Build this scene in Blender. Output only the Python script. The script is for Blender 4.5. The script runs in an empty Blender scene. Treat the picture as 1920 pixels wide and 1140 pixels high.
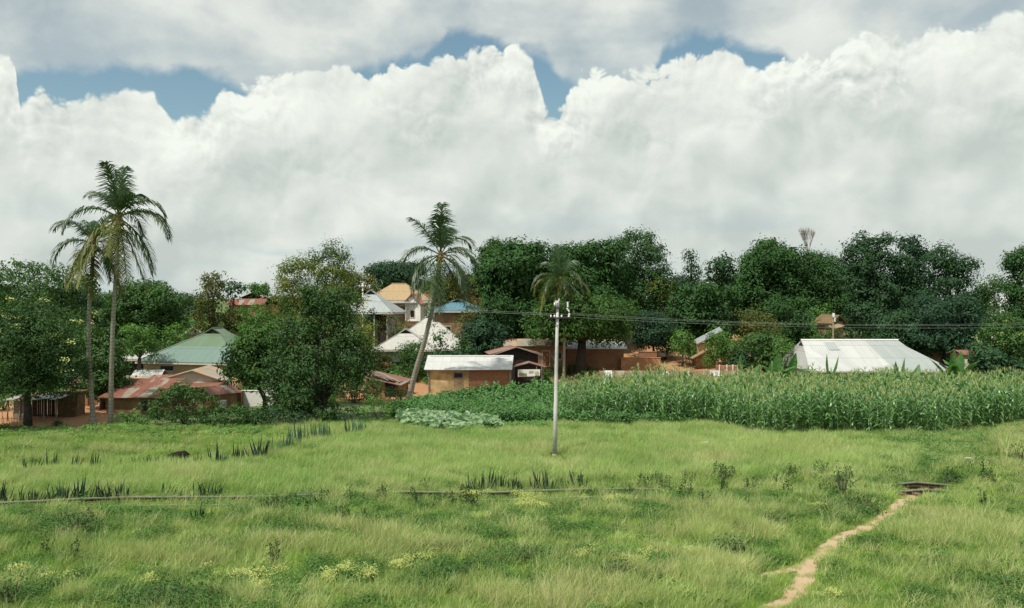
import bpy, math, random
import numpy as np
from mathutils import Vector, Matrix
R = math.radians
SC = bpy.context.scene
COL = SC.collection
rnd = random.Random(7)
F = 1663.0          # focal length in photograph pixels
CAMH = 9.0          # eye height above the meadow
HOR = 560.0         # row of the horizon

# ------------------------------------------------------------ camera, sun, sky
cam_d = bpy.data.cameras.new("camera")
cam = bpy.data.objects.new("camera", cam_d); COL.objects.link(cam)
cam.location = (0, 0, CAMH); cam.rotation_euler = (R(90), 0, 0)
cam_d.sensor_width = 36; cam_d.lens = 36 * F / 1920.0
cam_d.shift_y = -10 / 1920.0
cam_d.clip_start = 0.5; cam_d.clip_end = 8000
SC.camera = cam
SC.view_settings.view_transform = 'Standard'
SC.view_settings.look = 'None'
SC.view_settings.exposure = 0.2
SC.view_settings.gamma = 1.0
SC.cycles.max_bounces = 6
SC.cycles.diffuse_bounces = 3
SC.cycles.glossy_bounces = 2
SC.cycles.transmission_bounces = 3
SC.cycles.transparent_max_bounces = 6

SUN_EL, SUN_AZ = 60.0, 222.0        # azimuth clockwise from +Y (north = into the picture)
sd = bpy.data.lights.new("sun", 'SUN'); sd.energy = 4.15; sd.angle = R(1.2); sd.color = (1.0, 0.95, 0.86)
sun = bpy.data.objects.new("sun", sd); COL.objects.link(sun)
sdir = Vector((math.sin(R(SUN_AZ)) * math.cos(R(SUN_EL)), math.cos(R(SUN_AZ)) * math.cos(R(SUN_EL)), math.sin(R(SUN_EL))))
sun.rotation_euler = sdir.to_track_quat('Z', 'Y').to_euler()
sun.location = (0, 0, 60)

class NT:
    """little helper round a node tree"""
    def __init__(s, nt): s.nt = nt; s.n = nt.nodes; s.l = nt.links
    def new(s, t, **kw):
        n = s.n.new(t)
        for k, v in kw.items(): setattr(n, k, v)
        return n
    def put(s, sock, v):
        if isinstance(v, bpy.types.NodeSocket): s.l.new(v, sock)
        elif isinstance(v, bpy.types.Node): s.l.new(v.outputs[0], sock)
        else: sock.default_value = v
    def m(s, op, a, b=None, c=None, clamp=False):
        n = s.new('ShaderNodeMath', operation=op); n.use_clamp = clamp
        s.put(n.inputs[0], a)
        if b is not None: s.put(n.inputs[1], b)
        if c is not None: s.put(n.inputs[2], c)
        return n.outputs[0]
    def mr(s, v, a, b, c=0.0, d=1.0, smooth=False):
        n = s.new('ShaderNodeMapRange'); n.clamp = True
        if smooth: n.interpolation_type = 'SMOOTHSTEP'
        for i, x in enumerate((v, a, b, c, d)): s.put(n.inputs[i], x)
        return n.outputs[0]
    def mix(s, f, a, b, blend='MIX'):
        n = s.new('ShaderNodeMix', data_type='RGBA', blend_type=blend)
        s.put(n.inputs[0], f)
        for i, x in ((6, a), (7, b)):
            if isinstance(x, (tuple, list)) and len(x) == 3: x = (*x, 1)
            s.put(n.inputs[i], x)
        return n.outputs[2]
    def noise(s, vec, scale, detail=3, rough=0.5, dist=0.0, lac=2.0):
        n = s.new('ShaderNodeTexNoise'); s.put(n.inputs['Vector'], vec)
        n.inputs['Scale'].default_value = scale; n.inputs['Detail'].default_value = detail
        n.inputs['Roughness'].default_value = rough; n.inputs['Distortion'].default_value = dist
        n.inputs['Lacunarity'].default_value = lac
        return n.outputs['Fac']
    def vec(s, x, y, z):
        n = s.new('ShaderNodeCombineXYZ')
        for i, v in enumerate((x, y, z)): s.put(n.inputs[i], v)
        return n.outputs[0]
    def vm(s, op, a, b=None):
        n = s.new('ShaderNodeVectorMath', operation=op); s.put(n.inputs[0], a)
        if b is not None: s.put(n.inputs[1], b)
        return n.outputs[0]
    def ramp(s, f, stops, interp='LINEAR'):
        n = s.new('ShaderNodeValToRGB'); r = n.color_ramp; r.interpolation = interp
        while len(r.elements) > 1: r.elements.remove(r.elements[-1])
        r.elements[0].position = stops[0][0]
        for p, c in stops[1:]: r.elements.new(p)
        for e, (p, c) in zip(r.elements, stops):
            e.position = p; e.color = (c, c, c, 1) if not isinstance(c, (tuple, list)) else (*c, 1)
        s.put(n.inputs[0], f)
        return n.outputs[0]

def build_world():
    w = bpy.data.worlds.new("World"); SC.world = w; w.use_nodes = True
    w.cycles.sampling_method = 'MANUAL'; w.cycles.sample_map_resolution = 512
    t = NT(w.node_tree); t.n.clear()
    out = t.new('ShaderNodeOutputWorld'); bg = t.new('ShaderNodeBackground')
    t.l.new(bg.outputs[0], out.inputs[0])
    sky = t.new('ShaderNodeTexSky', sky_type='NISHITA'); sky.sun_disc = False
    sky.sun_elevation = R(SUN_EL); sky.sun_rotation = R(SUN_AZ)
    sky.air_density = 1.0; sky.dust_density = 0.6
    skyc = t.mix(1.0, sky.outputs[0], (0.100, 0.108, 0.092), 'MULTIPLY')
    tc = t.new('ShaderNodeTexCoord'); D = tc.outputs['Generated']
    sp = t.new('ShaderNodeSeparateXYZ'); t.l.new(D, sp.inputs[0])
    X, Y, Z = sp.outputs
    U = t.m('ARCTAN2', X, Y)
    hyp = t.m('SQRT', t.m('ADD', t.m('MULTIPLY', X, X), t.m('MULTIPLY', Y, Y)))
    V = t.m('MINIMUM', t.m('DIVIDE', Z, t.m('MAXIMUM', hyp, 0.05)), 3.0)
    def curve(pts):
        st = []
        for px, py in pts:
            u = math.atan((px - 960) / F); v = (HOR - py) / F * math.cos(u)
            st.append(((u + 0.6) / 1.2, max(0.0, v * 2)))
        r = t.ramp(t.mr(U, -0.6, 0.6), st)
        return t.m('MULTIPLY', r, 0.5)
    top = curve([(-60, 120), (25, 132), (38, 205), (75, 175), (180, 185), (290, 185), (325, 238), (400, 215), (420, 165), (480, 150),
                 (560, 150), (640, 128), (700, 138), (735, 125), (800, 132), (835, 92), (900, 84), (965, 86), (1000, 130),
                 (1022, 205), (1050, 205), (1075, 160), (1130, 135), (1235, 140), (1300, 112), (1350, 108), (1420, 128),
                 (1470, 100), (1600, 84), (1800, 60), (1990, 30)])
    bot = curve([(-60, 150), (30, 150), (60, 138), (150, 140), (240, 122), (380, 138), (430, 150), (470, 180), (640, 160), (690, 128),
                 (740, 104), (800, 98), (840, 62), (900, 76), (965, 92), (985, 86), (1020, 90), (1055, 150), (1085, 170), (1120, 180), (1200, 165), (1228, 115),
                 (1245, 82), (1300, 78), (1400, 88), (1462, 100), (1500, 130), (1990, 80)])
    # billows: two samples give the light and shade of each puff
    UV = t.vec(U, V, 0.0)
    wn = t.new('ShaderNodeTexNoise'); wn.inputs['Scale'].default_value = 14; wn.inputs['Detail'].default_value = 3
    t.l.new(UV, wn.inputs['Vector'])
    warp = t.vm('MULTIPLY', t.vm('SUBTRACT', wn.outputs['Color'], (0.5, 0.5, 0.5)), (0.045, 0.045, 0.0))
    P0 = t.vm('ADD', UV, warp)
    def billow(vec, sc, det, rgh=0.5):
        n = t.new('ShaderNodeTexVoronoi', feature='SMOOTH_F1', voronoi_dimensions='2D'); n.normalize = True
        n.inputs['Scale'].default_value = sc; n.inputs['Detail'].default_value = det
        n.inputs['Roughness'].default_value = rgh; n.inputs['Lacunarity'].default_value = 2.3
        n.inputs['Smoothness'].default_value = 0.22
        t.l.new(vec, n.inputs['Vector'])
        d = n.outputs['Distance']
        return t.m('SUBTRACT', 1.0, t.m('MULTIPLY', t.m('MULTIPLY', d, d), 2.2))
    off = (-0.004, 0.0075, 0.0); off2 = (-0.014, 0.024, 0.0)
    B0 = billow(P0, 15, 3.0, 0.58)
    B1 = billow(t.vm('ADD', P0, off), 15, 3.0, 0.58)
    C0 = t.noise(P0, 9.0, 3, 0.5); C1 = t.noise(t.vm('ADD', P0, off2), 9.0, 3, 0.5)
    big = t.noise(UV, 4.5, 2, 0.5)
    mid = t.noise(P0, 16.0, 4, 0.5)
    # cumulus mask
    dep = t.m('SUBTRACT', top, V)
    e = t.m('ADD', dep, t.m('MULTIPLY', t.m('SUBTRACT', B0, 0.66), 0.050))
    e = t.m('ADD', e, t.m('MULTIPLY', t.m('SUBTRACT', mid, 0.5), 0.030))
    wisp = t.m('MULTIPLY', t.noise(UV, 7.0, 2, 0.5), 0.012)
    cum = t.mr(e, -0.0010, t.m('ADD', 0.001, wisp), smooth=True)
    # light of the cumulus
    fade = t.mr(dep, 0.0, 0.13, 1.0, 0.13, True)
    patch = t.mr(t.noise(UV, 6.0, 2, 0.5), 0.42, 0.62, 0.35, 1.0)
    rel = t.m('MULTIPLY', t.m('MULTIPLY', t.m('SUBTRACT', B0, B1), 0.95), t.m('MULTIPLY', fade, patch))
    soft = t.m('MULTIPLY', t.m('SUBTRACT', C0, C1), 0.60)
    lum = t.m('ADD', 0.675, t.m('MULTIPLY', t.mr(dep, 0.0, 0.085, 1.0, 0.0, True), 0.12))
    lum = t.m('ADD', lum, t.m('MULTIPLY', t.m('SUBTRACT', mid, 0.5), 0.10))
    lum = t.m('ADD', lum, t.m('MULTIPLY', t.m('SUBTRACT', big, 0.5), 0.24))
    lum = t.m('ADD', lum, rel)
    lum = t.m('ADD', lum, soft)
    lum = t.m('SUBTRACT', lum, t.mr(V, 0.13, 0.0, 0.0, 0.09, True))
    lum = t.m('MINIMUM', t.m('MAXIMUM', lum, 0.56), 0.88)
    cc = t.mix(t.mr(lum, 0.46, 0.80), (0.885, 1.0, 0.95), (0.96, 1.0, 0.925))
    cumc = t.mix(1.0, cc, t.vec(lum, lum, lum), 'MULTIPLY')
    # low grey-blue strata toward the horizon
    low = t.noise(t.vm('MULTIPLY', D, (3.0, 3.0, 15.0)), 1.6, 4, 0.5)
    lowm = t.m('MULTIPLY', t.mr(low, 0.47, 0.66, smooth=True), t.mr(V, 0.135, 0.02, smooth=True))
    cumc = t.mix(t.m('MULTIPLY', lowm, 0.75), cumc, (0.42, 0.52, 0.55))
    # upper sheet
    UVs = t.vec(U, t.m('MULTIPLY', V, 2.0), 0.0)
    un = t.noise(UVs, 4.2, 4, 0.5, 0.3)
    un2 = t.noise(t.vm('ADD', UV, warp), 11.0, 5, 0.55)
    ue = t.m('ADD', t.m('SUBTRACT', V, bot), t.m('MULTIPLY', t.m('SUBTRACT', un2, 0.5), 0.075))
    um = t.mr(ue, -0.008, 0.010, smooth=True)
    thick = t.mr(t.m('ADD', un, t.m('MULTIPLY', un2, 0.35)), 0.56, 0.78, 0.50, 1.0)
    ulum = t.m('ADD', 0.665, t.m('MULTIPLY', t.m('SUBTRACT', un2, 0.5), 0.30))
    ulum = t.m('ADD', ulum, t.m('MULTIPLY', t.m('SUBTRACT', un, 0.5), 0.45))
    uc = t.mix(1.0, (0.95, 1.0, 0.945), t.vec(ulum, ulum, ulum), 'MULTIPLY')
    c = t.mix(t.m('MULTIPLY', um, thick), skyc, uc)
    c = t.mix(cum, c, cumc)
    t.l.new(c, bg.inputs[0]); bg.inputs[1].default_value = 0.95
build_world()

# ------------------------------------------------------------ terrain
def sstep(a, b, x):
    t = np.clip((np.asarray(x, float) - a) / (b - a), 0, 1); return t * t * (3 - 2 * t)
def fn(x, y, sc, seed=0, octv=3):
    """smooth pseudo noise, about -1..1"""
    x = np.asarray(x, float) / sc; y = np.asarray(y, float) / sc
    r = np.random.RandomState(seed); s = 0; a = 1.0; tot = 0
    for o in range(octv):
        for k in range(5):
            th = r.rand() * 6.283; ph = r.rand() * 6.283; f = (0.7 + 0.7 * r.rand()) * (2 ** o)
            s = s + a * np.sin((x * math.cos(th) + y * math.sin(th)) * f * 6.283 + ph)
        tot += a * 1.9; a *= 0.55
    return s / tot
def H(x, y):
    x = np.asarray(x, float); y = np.asarray(y, float)
    und = 0.10 * fn(x, y, 14, 3, 2) * sstep(20, 30, y)
    px = 960 + F * x / np.maximum(y, 20)
    left = sstep(1130, 940, px) * sstep(380, 560, px)        # the steep hill with the upper houses
    base = 2.2 * sstep(88, 128, y) + 4.0 * sstep(118, 190, y)
    hill = 3.1 * sstep(106, 119, y) * left
    farl = 1.5 * sstep(95, 130, y) * (1 - left)
    return und + base + hill + farl
def Hs(x, y): return float(H(x, y))
def at(px, py, Y): return Vector(((px - 960) / F * Y, Y, CAMH - (py - HOR) / F * Y))
def gx(px, Y): return (px - 960) / F * Y
def gp(px, py):
    """ground point of a photo pixel on the flat meadow"""
    Y = F * CAMH / (py - HOR); return ((px - 960) / F * Y, Y)

# ------------------------------------------------------------ object helpers
def tag(o, label=None, cat=None, group=None, kind=None):
    if label: o['label'] = label
    if cat: o['category'] = cat
    if group: o['group'] = group
    if kind: o['kind'] = kind
    return o
def empty(name, loc, rz=0, label=None, cat=None, group=None):
    o = bpy.data.objects.new(name, None); COL.objects.link(o)
    o.location = loc; o.rotation_euler = (0, 0, rz); o.empty_display_size = 0.3
    return tag(o, label, cat, group)
def link(name, me, parent=None, loc=None, rz=None):
    o = bpy.data.objects.new(name, me); COL.objects.link(o)
    if parent: o.parent = parent
    if loc is not None: o.location = loc
    if rz is not None: o.rotation_euler = (0, 0, rz)
    return o
def mesh_np(name, V, Q, mats, mi=None, smooth=False, var=None, uv=None):
    me = bpy.data.meshes.new(name); V = np.asarray(V, np.float32); Q = np.asarray(Q, np.int32)
    k = Q.shape[1]
    me.vertices.add(len(V)); me.vertices.foreach_set('co', V.ravel())
    me.loops.add(Q.size); me.loops.foreach_set('vertex_index', Q.ravel())
    me.polygons.add(len(Q)); me.polygons.foreach_set('loop_start', np.arange(0, Q.size, k, dtype=np.int32))
    if mi is not None: me.polygons.foreach_set('material_index', np.asarray(mi, np.int32))
    me.polygons.foreach_set('use_smooth', np.full(len(Q), smooth))
    me.update(calc_edges=True); me.validate()
    if var is not None:
        a = me.attributes.new('var', 'FLOAT', 'FACE'); a.data.foreach_set('value', np.asarray(var, np.float32))
    for m in (mats if isinstance(mats, (list, tuple)) else [mats]): me.materials.append(m)
    return me
class MB:
    """collects boxes, tubes and polygons into one mesh"""
    def __init__(s): s.v = []; s.f = []; s.m = []; s.uv = []
    def poly(s, pts, m=0, uv=None):
        i = len(s.v); s.v += [tuple(p) for p in pts]; s.f.append(tuple(range(i, i + len(pts)))); s.m.append(m)
        s.uv.append(uv)
    def box(s, c, d, m=0, rz=0, M=None):
        x, y, z = (a / 2 for a in d); i = len(s.v)
        T = Matrix.Translation(Vector(c)) @ Matrix.Rotation(rz, 4, 'Z')
        if M is not None: T = Matrix.Translation(Vector(c)) @ M
        for a in ((-x, -y, -z), (x, -y, -z), (x, y, -z), (-x, y, -z), (-x, -y, z), (x, -y, z), (x, y, z), (-x, y, z)):
            s.v.append(tuple(T @ Vector(a)))
        for q in ((3, 2, 1, 0), (4, 5, 6, 7), (0, 1, 5, 4), (1, 2, 6, 5), (2, 3, 7, 6), (3, 0, 4, 7)):
            s.f.append(tuple(i + k for k in q)); s.m.append(m); s.uv.append(None)
    def tube(s, pts, rad, n=8, m=0, caps=True):
        pts = [Vector(p) for p in pts]
        if not isinstance(rad, (list, tuple)): rad = [rad] * len(pts)
        base = len(s.v)
        for i, p in enumerate(pts):
            d = (pts[min(i + 1, len(pts) - 1)] - pts[max(i - 1, 0)]).normalized()
            up = Vector((0, 0, 1)) if abs(d.z) < 0.9 else Vector((1, 0, 0))
            a = d.cross(up).normalized(); b = d.cross(a).normalized()
            for k in range(n):
                t = 2 * math.pi * k / n
                s.v.append(tuple(p + (a * math.cos(t) + b * math.sin(t)) * rad[i]))
        for i in range(len(pts) - 1):
            for k in range(n):
                a0 = base + i * n + k; a1 = base + i * n + (k + 1) % n
                s.f.append((a0, a1, a1 + n, a0 + n)); s.m.append(m); s.uv.append(None)
        if caps:
            s.f.append(tuple(base + k for k in range(n))[::-1]); s.m.append(m); s.uv.append(None)
            e = base + (len(pts) - 1) * n
            s.f.append(tuple(e + k for k in range(n))); s.m.append(m); s.uv.append(None)
    def mesh(s, name, mats, smooth=False):
        me = bpy.data.meshes.new(name); me.from_pydata(s.v, [], s.f)
        for m in (mats if isinstance(mats, (list, tuple)) else [mats]): me.materials.append(m)
        me.polygons.foreach_set('material_index', s.m)
        me.polygons.foreach_set('use_smooth', [smooth] * len(s.f))
        if any(u is not None for u in s.uv):
            L = me.uv_layers.new(name='uv'); d = []
            for f, u in zip(s.f, s.uv):
                for k in range(len(f)): d += list(u[k]) if u is not None else [0, 0]
            L.data.foreach_set('uv', d)
        me.update(); return me
    def build(s, name, mats, parent=None, smooth=False, loc=None, rz=None):
        return link(name, s.mesh(name, mats, smooth), parent, loc, rz)
# ------------------------------------------------------------ materials
def newmat(name):
    m = bpy.data.materials.new(name); m.use_nodes = True
    t = NT(m.node_tree); b = t.n['Principled BSDF']; return m, t, b
def plain(name, col, rough=0.8, nscale=3.0, amt=0.25, metal=0.0, bump=0.0, spec=0.3):
    m, t, b = newmat(name)
    g = t.new('ShaderNodeTexCoord').outputs['Object']
    n = t.noise(g, nscale, 5, 0.6)
    c2 = tuple(c * (1 - amt) for c in col); c1 = tuple(min(1, c * (1 + amt)) for c in col)
    t.put(b.inputs['Base Color'], t.mix(t.mr(n, 0.3, 0.7), c2, c1))
    b.inputs['Roughness'].default_value = rough; b.inputs['Metallic'].default_value = metal
    b.inputs['Specular IOR Level'].default_value = spec
    if bump:
        bp = t.new('ShaderNodeBump'); bp.inputs['Strength'].default_value = 0.5; bp.inputs['Distance'].default_value = bump
        t.put(bp.inputs['Height'], n); t.put(b.inputs['Normal'], bp)
    return m
def leafmat(name, c1, c2, c3=None, trans=0.25, rough=0.55, nscale=0.35, spec=0.25, pos=False, inst=0.0):
    """leaf colour varies by leaf (attribute var) and softly through the crown"""
    m, t, b = newmat(name)
    a = t.new('ShaderNodeAttribute', attribute_name='var').outputs['Fac']
    g = t.new('ShaderNodeNewGeometry').outputs['Position'] if pos else t.new('ShaderNodeTexCoord').outputs['Object']
    n = t.noise(g, nscale, 3, 0.55)
    col = t.mix(a, c1, c2)
    if c3: col = t.mix(t.mr(n, 0.47, 0.66), col, c3)
    if inst:
        r = t.new('ShaderNodeObjectInfo').outputs['Random']
        k = t.mr(r, 0, 1, 1 - inst, 1 + inst)
        col = t.mix(1.0, col, t.vec(k, k, k), 'MULTIPLY')
    t.put(b.inputs['Base Color'], col)
    b.inputs['Roughness'].default_value = rough; b.inputs['Specular IOR Level'].default_value = spec
    tr = t.new('ShaderNodeBsdfTranslucent'); t.put(tr.inputs[0], t.mix(1.0, col, (1.25, 1.35, 0.7), 'MULTIPLY'))
    mx = t.new('ShaderNodeMixShader'); mx.inputs[0].default_value = trans
    t.put(mx.inputs[1], b); t.put(mx.inputs[2], tr)
    t.put(t.n['Material Output'].inputs[0], mx)
    return m
def tin(name, col, rust=0.0, rustcol=(0.16, 0.06, 0.03), sheets=0.12, rough=0.45, metal=0.25, wave=0.11, tone2=None, tonecut=None):
    """corrugated sheet metal laid along the UV map (u across, v up the slope, metres)"""
    m, t, b = newmat(name)
    uv = t.new('ShaderNodeTexCoord').outputs['UV']
    sp = t.new('ShaderNodeSeparateXYZ'); t.l.new(uv, sp.inputs[0]); u, v = sp.outputs[0], sp.outputs[1]
    cell = t.vec(t.m('FLOOR', t.m('DIVIDE', u, 0.78)), t.m('FLOOR', t.m('DIVIDE', v, 2.3)), 0.0)
    wn = t.new('ShaderNodeTexWhiteNoise', noise_dimensions='3D'); t.put(wn.inputs[0], cell)
    k = t.mr(wn.outputs[0], 0, 1, 1 - sheets, 1 + sheets * 0.5)
    base = t.mix(1.0, col, t.vec(k, k, k), 'MULTIPLY')
    if tone2:
        base = t.mix(t.mr(v, tonecut - 0.05, tonecut + 0.05), tone2, base)
    streak = t.noise(t.vm('MULTIPLY', uv, (3.5, 0.5, 1.0)), 1.0, 5, 0.65)
    base = t.mix(t.mr(streak, 0.45, 0.75, 0, 0.35), base, tuple(c * 0.62 for c in col))
    lap = t.m('LESS_THAN', t.m('FRACT', t.m('DIVIDE', v, 2.3)), 0.03)
    seam = t.m('LESS_THAN', t.m('FRACT', t.m('DIVIDE', u, 0.78)), 0.05)
    base = t.mix(t.m('MULTIPLY', seam, 0.28), base, tuple(c * 0.45 for c in col))
    base = t.mix(t.m('MULTIPLY', lap, 0.6), base, tuple(c * 0.4 for c in col))
    if rust > 0:
        rn = t.noise(t.vm('MULTIPLY', uv, (1.3, 0.45, 1.0)), 0.8, 6, 0.65)
        rn = t.m('ADD', rn, t.m('MULTIPLY', t.m('SUBTRACT', wn.outputs[0], 0.5), 0.5))
        f = t.mr(rn, 0.62 - rust * 0.5, 0.74 - rust * 0.5)
        rc = t.mix(t.noise(uv, 2.2, 5, 0.6), rustcol, tuple(min(1, c * 2.3) for c in rustcol))
        base = t.mix(f, base, rc)
        t.put(b.inputs['Metallic'], t.mr(f, 0, 1, metal, 0)); t.put(b.inputs['Roughness'], t.mr(f, 0, 1, rough, 0.85))
    else:
        b.inputs['Metallic'].default_value = metal; b.inputs['Roughness'].default_value = rough
    t.put(b.inputs['Base Color'], base)
    w = t.m('SINE', t.m('MULTIPLY', u, 2 * math.pi / wave))
    bp = t.new('ShaderNodeBump'); bp.inputs['Strength'].default_value = 0.55; bp.inputs['Distance'].default_value = 0.02
    t.put(bp.inputs['Height'], t.m('ADD', w, t.m('MULTIPLY', wn.outputs[0], 0.6))); t.put(b.inputs['Normal'], bp)
    return m
def brick(name, c1, c2, mortar, sc=1.0, wear=(0.30, 0.19, 0.10)):
    m, t, b = newmat(name)
    g = t.new('ShaderNodeTexCoord').outputs['Object']
    sp = t.new('ShaderNodeSeparateXYZ'); t.l.new(g, sp.inputs[0])
    v = t.vec(t.m('ADD', sp.outputs[0], sp.outputs[1]), sp.outputs[2], 0.0)
    bk = t.new('ShaderNodeTexBrick'); t.put(bk.inputs['Vector'], v)
    for k, c in (('Color1', c1), ('Color2', c2), ('Mortar', mortar)): bk.inputs[k].default_value = (*c, 1)
    bk.inputs['Scale'].default_value = 1.0; bk.inputs['Mortar Size'].default_value = 0.018
    bk.inputs['Brick Width'].default_value = 0.26 * sc; bk.inputs['Row Height'].default_value = 0.13 * sc
    n = t.noise(g, 1.1, 6, 0.65); n2 = t.noise(g, 6.0, 4, 0.6)
    c = t.mix(t.mr(n, 0.48, 0.68, 0, 0.8), bk.outputs[0], wear)
    c = t.mix(t.mr(n2, 0.3, 0.7, 0, 0.3), c, tuple(x * 0.5 for x in c1))
    t.put(b.inputs['Base Color'], c); b.inputs['Roughness'].default_value = 0.95
    bp = t.new('ShaderNodeBump'); bp.inputs['Distance'].default_value = 0.03
    t.put(bp.inputs['Height'], t.m('SUBTRACT', n2, bk.outputs['Fac'])); t.put(b.inputs['Normal'], bp)
    return m

M = {}
def foliage(k, *a, **kw): M[k] = leafmat(k, *a, **kw)
foliage('mango', (0.026, 0.070, 0.022), (0.055, 0.126, 0.036), (0.054, 0.132, 0.034), trans=0.18, rough=0.6, spec=0.15)
foliage('deep', (0.024, 0.062, 0.027), (0.050, 0.110, 0.044), (0.044, 0.098, 0.040), trans=0.18, rough=0.6, spec=0.15)
foliage('mangolight', (0.034, 0.082, 0.020), (0.072, 0.145, 0.034), (0.075, 0.160, 0.036), trans=0.22, rough=0.6, spec=0.15)
foliage('deepblue', (0.020, 0.055, 0.030), (0.046, 0.100, 0.050), None, trans=0.2, rough=0.6, spec=0.15)
foliage('mid', (0.036, 0.090, 0.022), (0.072, 0.155, 0.040), (0.060, 0.135, 0.028), trans=0.25)
foliage('bright', (0.055, 0.135, 0.026), (0.115, 0.235, 0.052), (0.090, 0.20, 0.036), trans=0.3)
foliage('olive', (0.050, 0.075, 0.018), (0.115, 0.135, 0.032), (0.155, 0.150, 0.035), trans=0.25)
foliage('yellowtop', (0.042, 0.092, 0.020), (0.105, 0.160, 0.034), (0.24, 0.26, 0.045), trans=0.3, nscale=0.6)
foliage('cassia', (0.022, 0.060, 0.018), (0.052, 0.118, 0.030), (0.060, 0.130, 0.030), trans=0.2)
foliage('flower', (0.38, 0.45, 0.12), (0.60, 0.61, 0.26), (0.50, 0.55, 0.20), trans=0.3)
foliage('orange_flower', (0.30, 0.25, 0.05), (0.45, 0.36, 0.09), None, trans=0.3)
foliage('palm', (0.026, 0.062, 0.022), (0.055, 0.105, 0.032), (0.045, 0.092, 0.026), trans=0.2, rough=0.4, spec=0.4)
foliage('palm_old', (0.085, 0.125, 0.028), (0.18, 0.19, 0.042), (0.16, 0.17, 0.045), trans=0.25, rough=0.5)
foliage('banana', (0.060, 0.15, 0.040), (0.11, 0.24, 0.075), (0.09, 0.20, 0.06), trans=0.35, rough=0.4)
foliage('maize', (0.075, 0.175, 0.050), (0.185, 0.330, 0.120), None, trans=0.25, rough=0.33, spec=0.5, inst=0.2)
foliage('tassel', (0.26, 0.33, 0.12), (0.40, 0.44, 0.20), None, trans=0.3, inst=0.2)
foliage('spike', (0.020, 0.055, 0.035), (0.050, 0.105, 0.065), None, trans=0.05, rough=0.4, inst=0.3)
foliage('bluespike', (0.060, 0.130, 0.085), (0.11, 0.20, 0.13), None, trans=0.1, rough=0.4, inst=0.25)
foliage('weed', (0.030, 0.065, 0.020), (0.065, 0.115, 0.035), None, trans=0.15, inst=0.35)
foliage('crop', (0.060, 0.150, 0.045), (0.120, 0.250, 0.080), (0.08, 0.19, 0.045), trans=0.25, pos=True, inst=0.2)
foliage('taro', (0.045, 0.130, 0.035), (0.23, 0.34, 0.16), None, trans=0.2, rough=0.4, spec=0.4, inst=0.2)
foliage('squash', (0.090, 0.200, 0.045), (0.17, 0.30, 0.085), None, trans=0.25, inst=0.2)

def grassmat(name, lime, deep, straw, patch=0.12, inst=0.22, trans=0.35):
    m, t, b = newmat(name)
    g = t.new('ShaderNodeNewGeometry').outputs['Position']
    g2 = t.vm('MULTIPLY', g, (0.75, 1.0, 0.0))
    a = t.new('ShaderNodeAttribute', attribute_name='var').outputs['Fac']
    n1 = t.noise(g2, patch, 4, 0.6); n2 = t.noise(g2, patch * 6, 4, 0.6)
    r = t.new('ShaderNodeObjectInfo').outputs['Random']
    c = t.mix(t.mr(t.m('ADD', n1, t.m('MULTIPLY', n2, 0.4)), 0.60, 0.82), lime, deep)
    s = t.m('ADD', t.m('MULTIPLY', a, 0.55), t.m('MULTIPLY', t.noise(g2, patch * 2.5, 4, 0.65), 1.0))
    c = t.mix(t.mr(s, 0.70, 1.05), c, straw)
    k = t.mr(r, 0, 1, 1 - inst, 1 + inst)
    c = t.mix(1.0, c, t.vec(k, k, k), 'MULTIPLY')
    t.put(b.inputs['Base Color'], c); b.inputs['Roughness'].default_value = 0.6; b.inputs['Specular IOR Level'].default_value = 0.2
    tr = t.new('ShaderNodeBsdfTranslucent'); t.put(tr.inputs[0], c)
    mx = t.new('ShaderNodeMixShader'); mx.inputs[0].default_value = trans
    t.put(mx.inputs[1], b); t.put(mx.inputs[2], tr); t.put(t.n['Material Output'].inputs[0], mx)
    M[name] = m
grassmat('grass', (0.28, 0.45, 0.092), (0.16, 0.32, 0.050), (0.52, 0.57, 0.20))
grassmat('meadow', (0.325, 0.485, 0.125), (0.22, 0.39, 0.085), (0.56, 0.60, 0.28))
grassmat('dry', (0.38, 0.50, 0.15), (0.30, 0.43, 0.11), (0.64, 0.62, 0.32))
grassmat('herb', (0.10, 0.225, 0.048), (0.058, 0.145, 0.036), (0.20, 0.33, 0.085))
M['bark'] = plain('bark', (0.10, 0.075, 0.055), 0.95, 4, 0.4, bump=0.03)
M['darkbark'] = plain('dark_bark', (0.045, 0.038, 0.03), 0.95, 4, 0.4, bump=0.03)
M['palebark'] = plain('pale_bark', (0.30, 0.27, 0.22), 0.9, 4, 0.3)
M['concrete'] = plain('concrete', (0.50, 0.49, 0.46), 0.85, 1.3, 0.22)
M['porcelain'] = plain('porcelain', (0.75, 0.75, 0.74), 0.25, 6, 0.05)
M['wood'] = plain('wood', (0.16, 0.11, 0.07), 0.9, 7, 0.4)
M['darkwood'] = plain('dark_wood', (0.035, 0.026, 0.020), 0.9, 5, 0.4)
M['greywood'] = plain('grey_wood', (0.22, 0.19, 0.15), 0.9, 7, 0.35)
M['glassdark'] = plain('dark_glass', (0.015, 0.016, 0.018), 0.35, 3, 0.3)
M['iron'] = plain('iron', (0.085, 0.05, 0.035), 0.7, 9, 0.4, metal=0.3)
M['ironlight'] = plain('rail_top', (0.20, 0.21, 0.15), 0.5, 5, 0.25, metal=0.2)
M['wire'] = plain('wire', (0.22, 0.24, 0.22), 0.5, 5, 0.1)
M['darkwire'] = plain('dark_wire', (0.06, 0.06, 0.06), 0.5, 5, 0.1)
M['ochre'] = plain('ochre_plaster', (0.54, 0.38, 0.20), 0.9, 1.2, 0.13)
M['yellowmud'] = plain('yellow_mud', (0.44, 0.33, 0.17), 0.95, 1.3, 0.40, bump=0.05)
M['mud'] = plain('brown_mud', (0.22, 0.14, 0.075), 0.95, 1.2, 0.50, bump=0.05)
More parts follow.
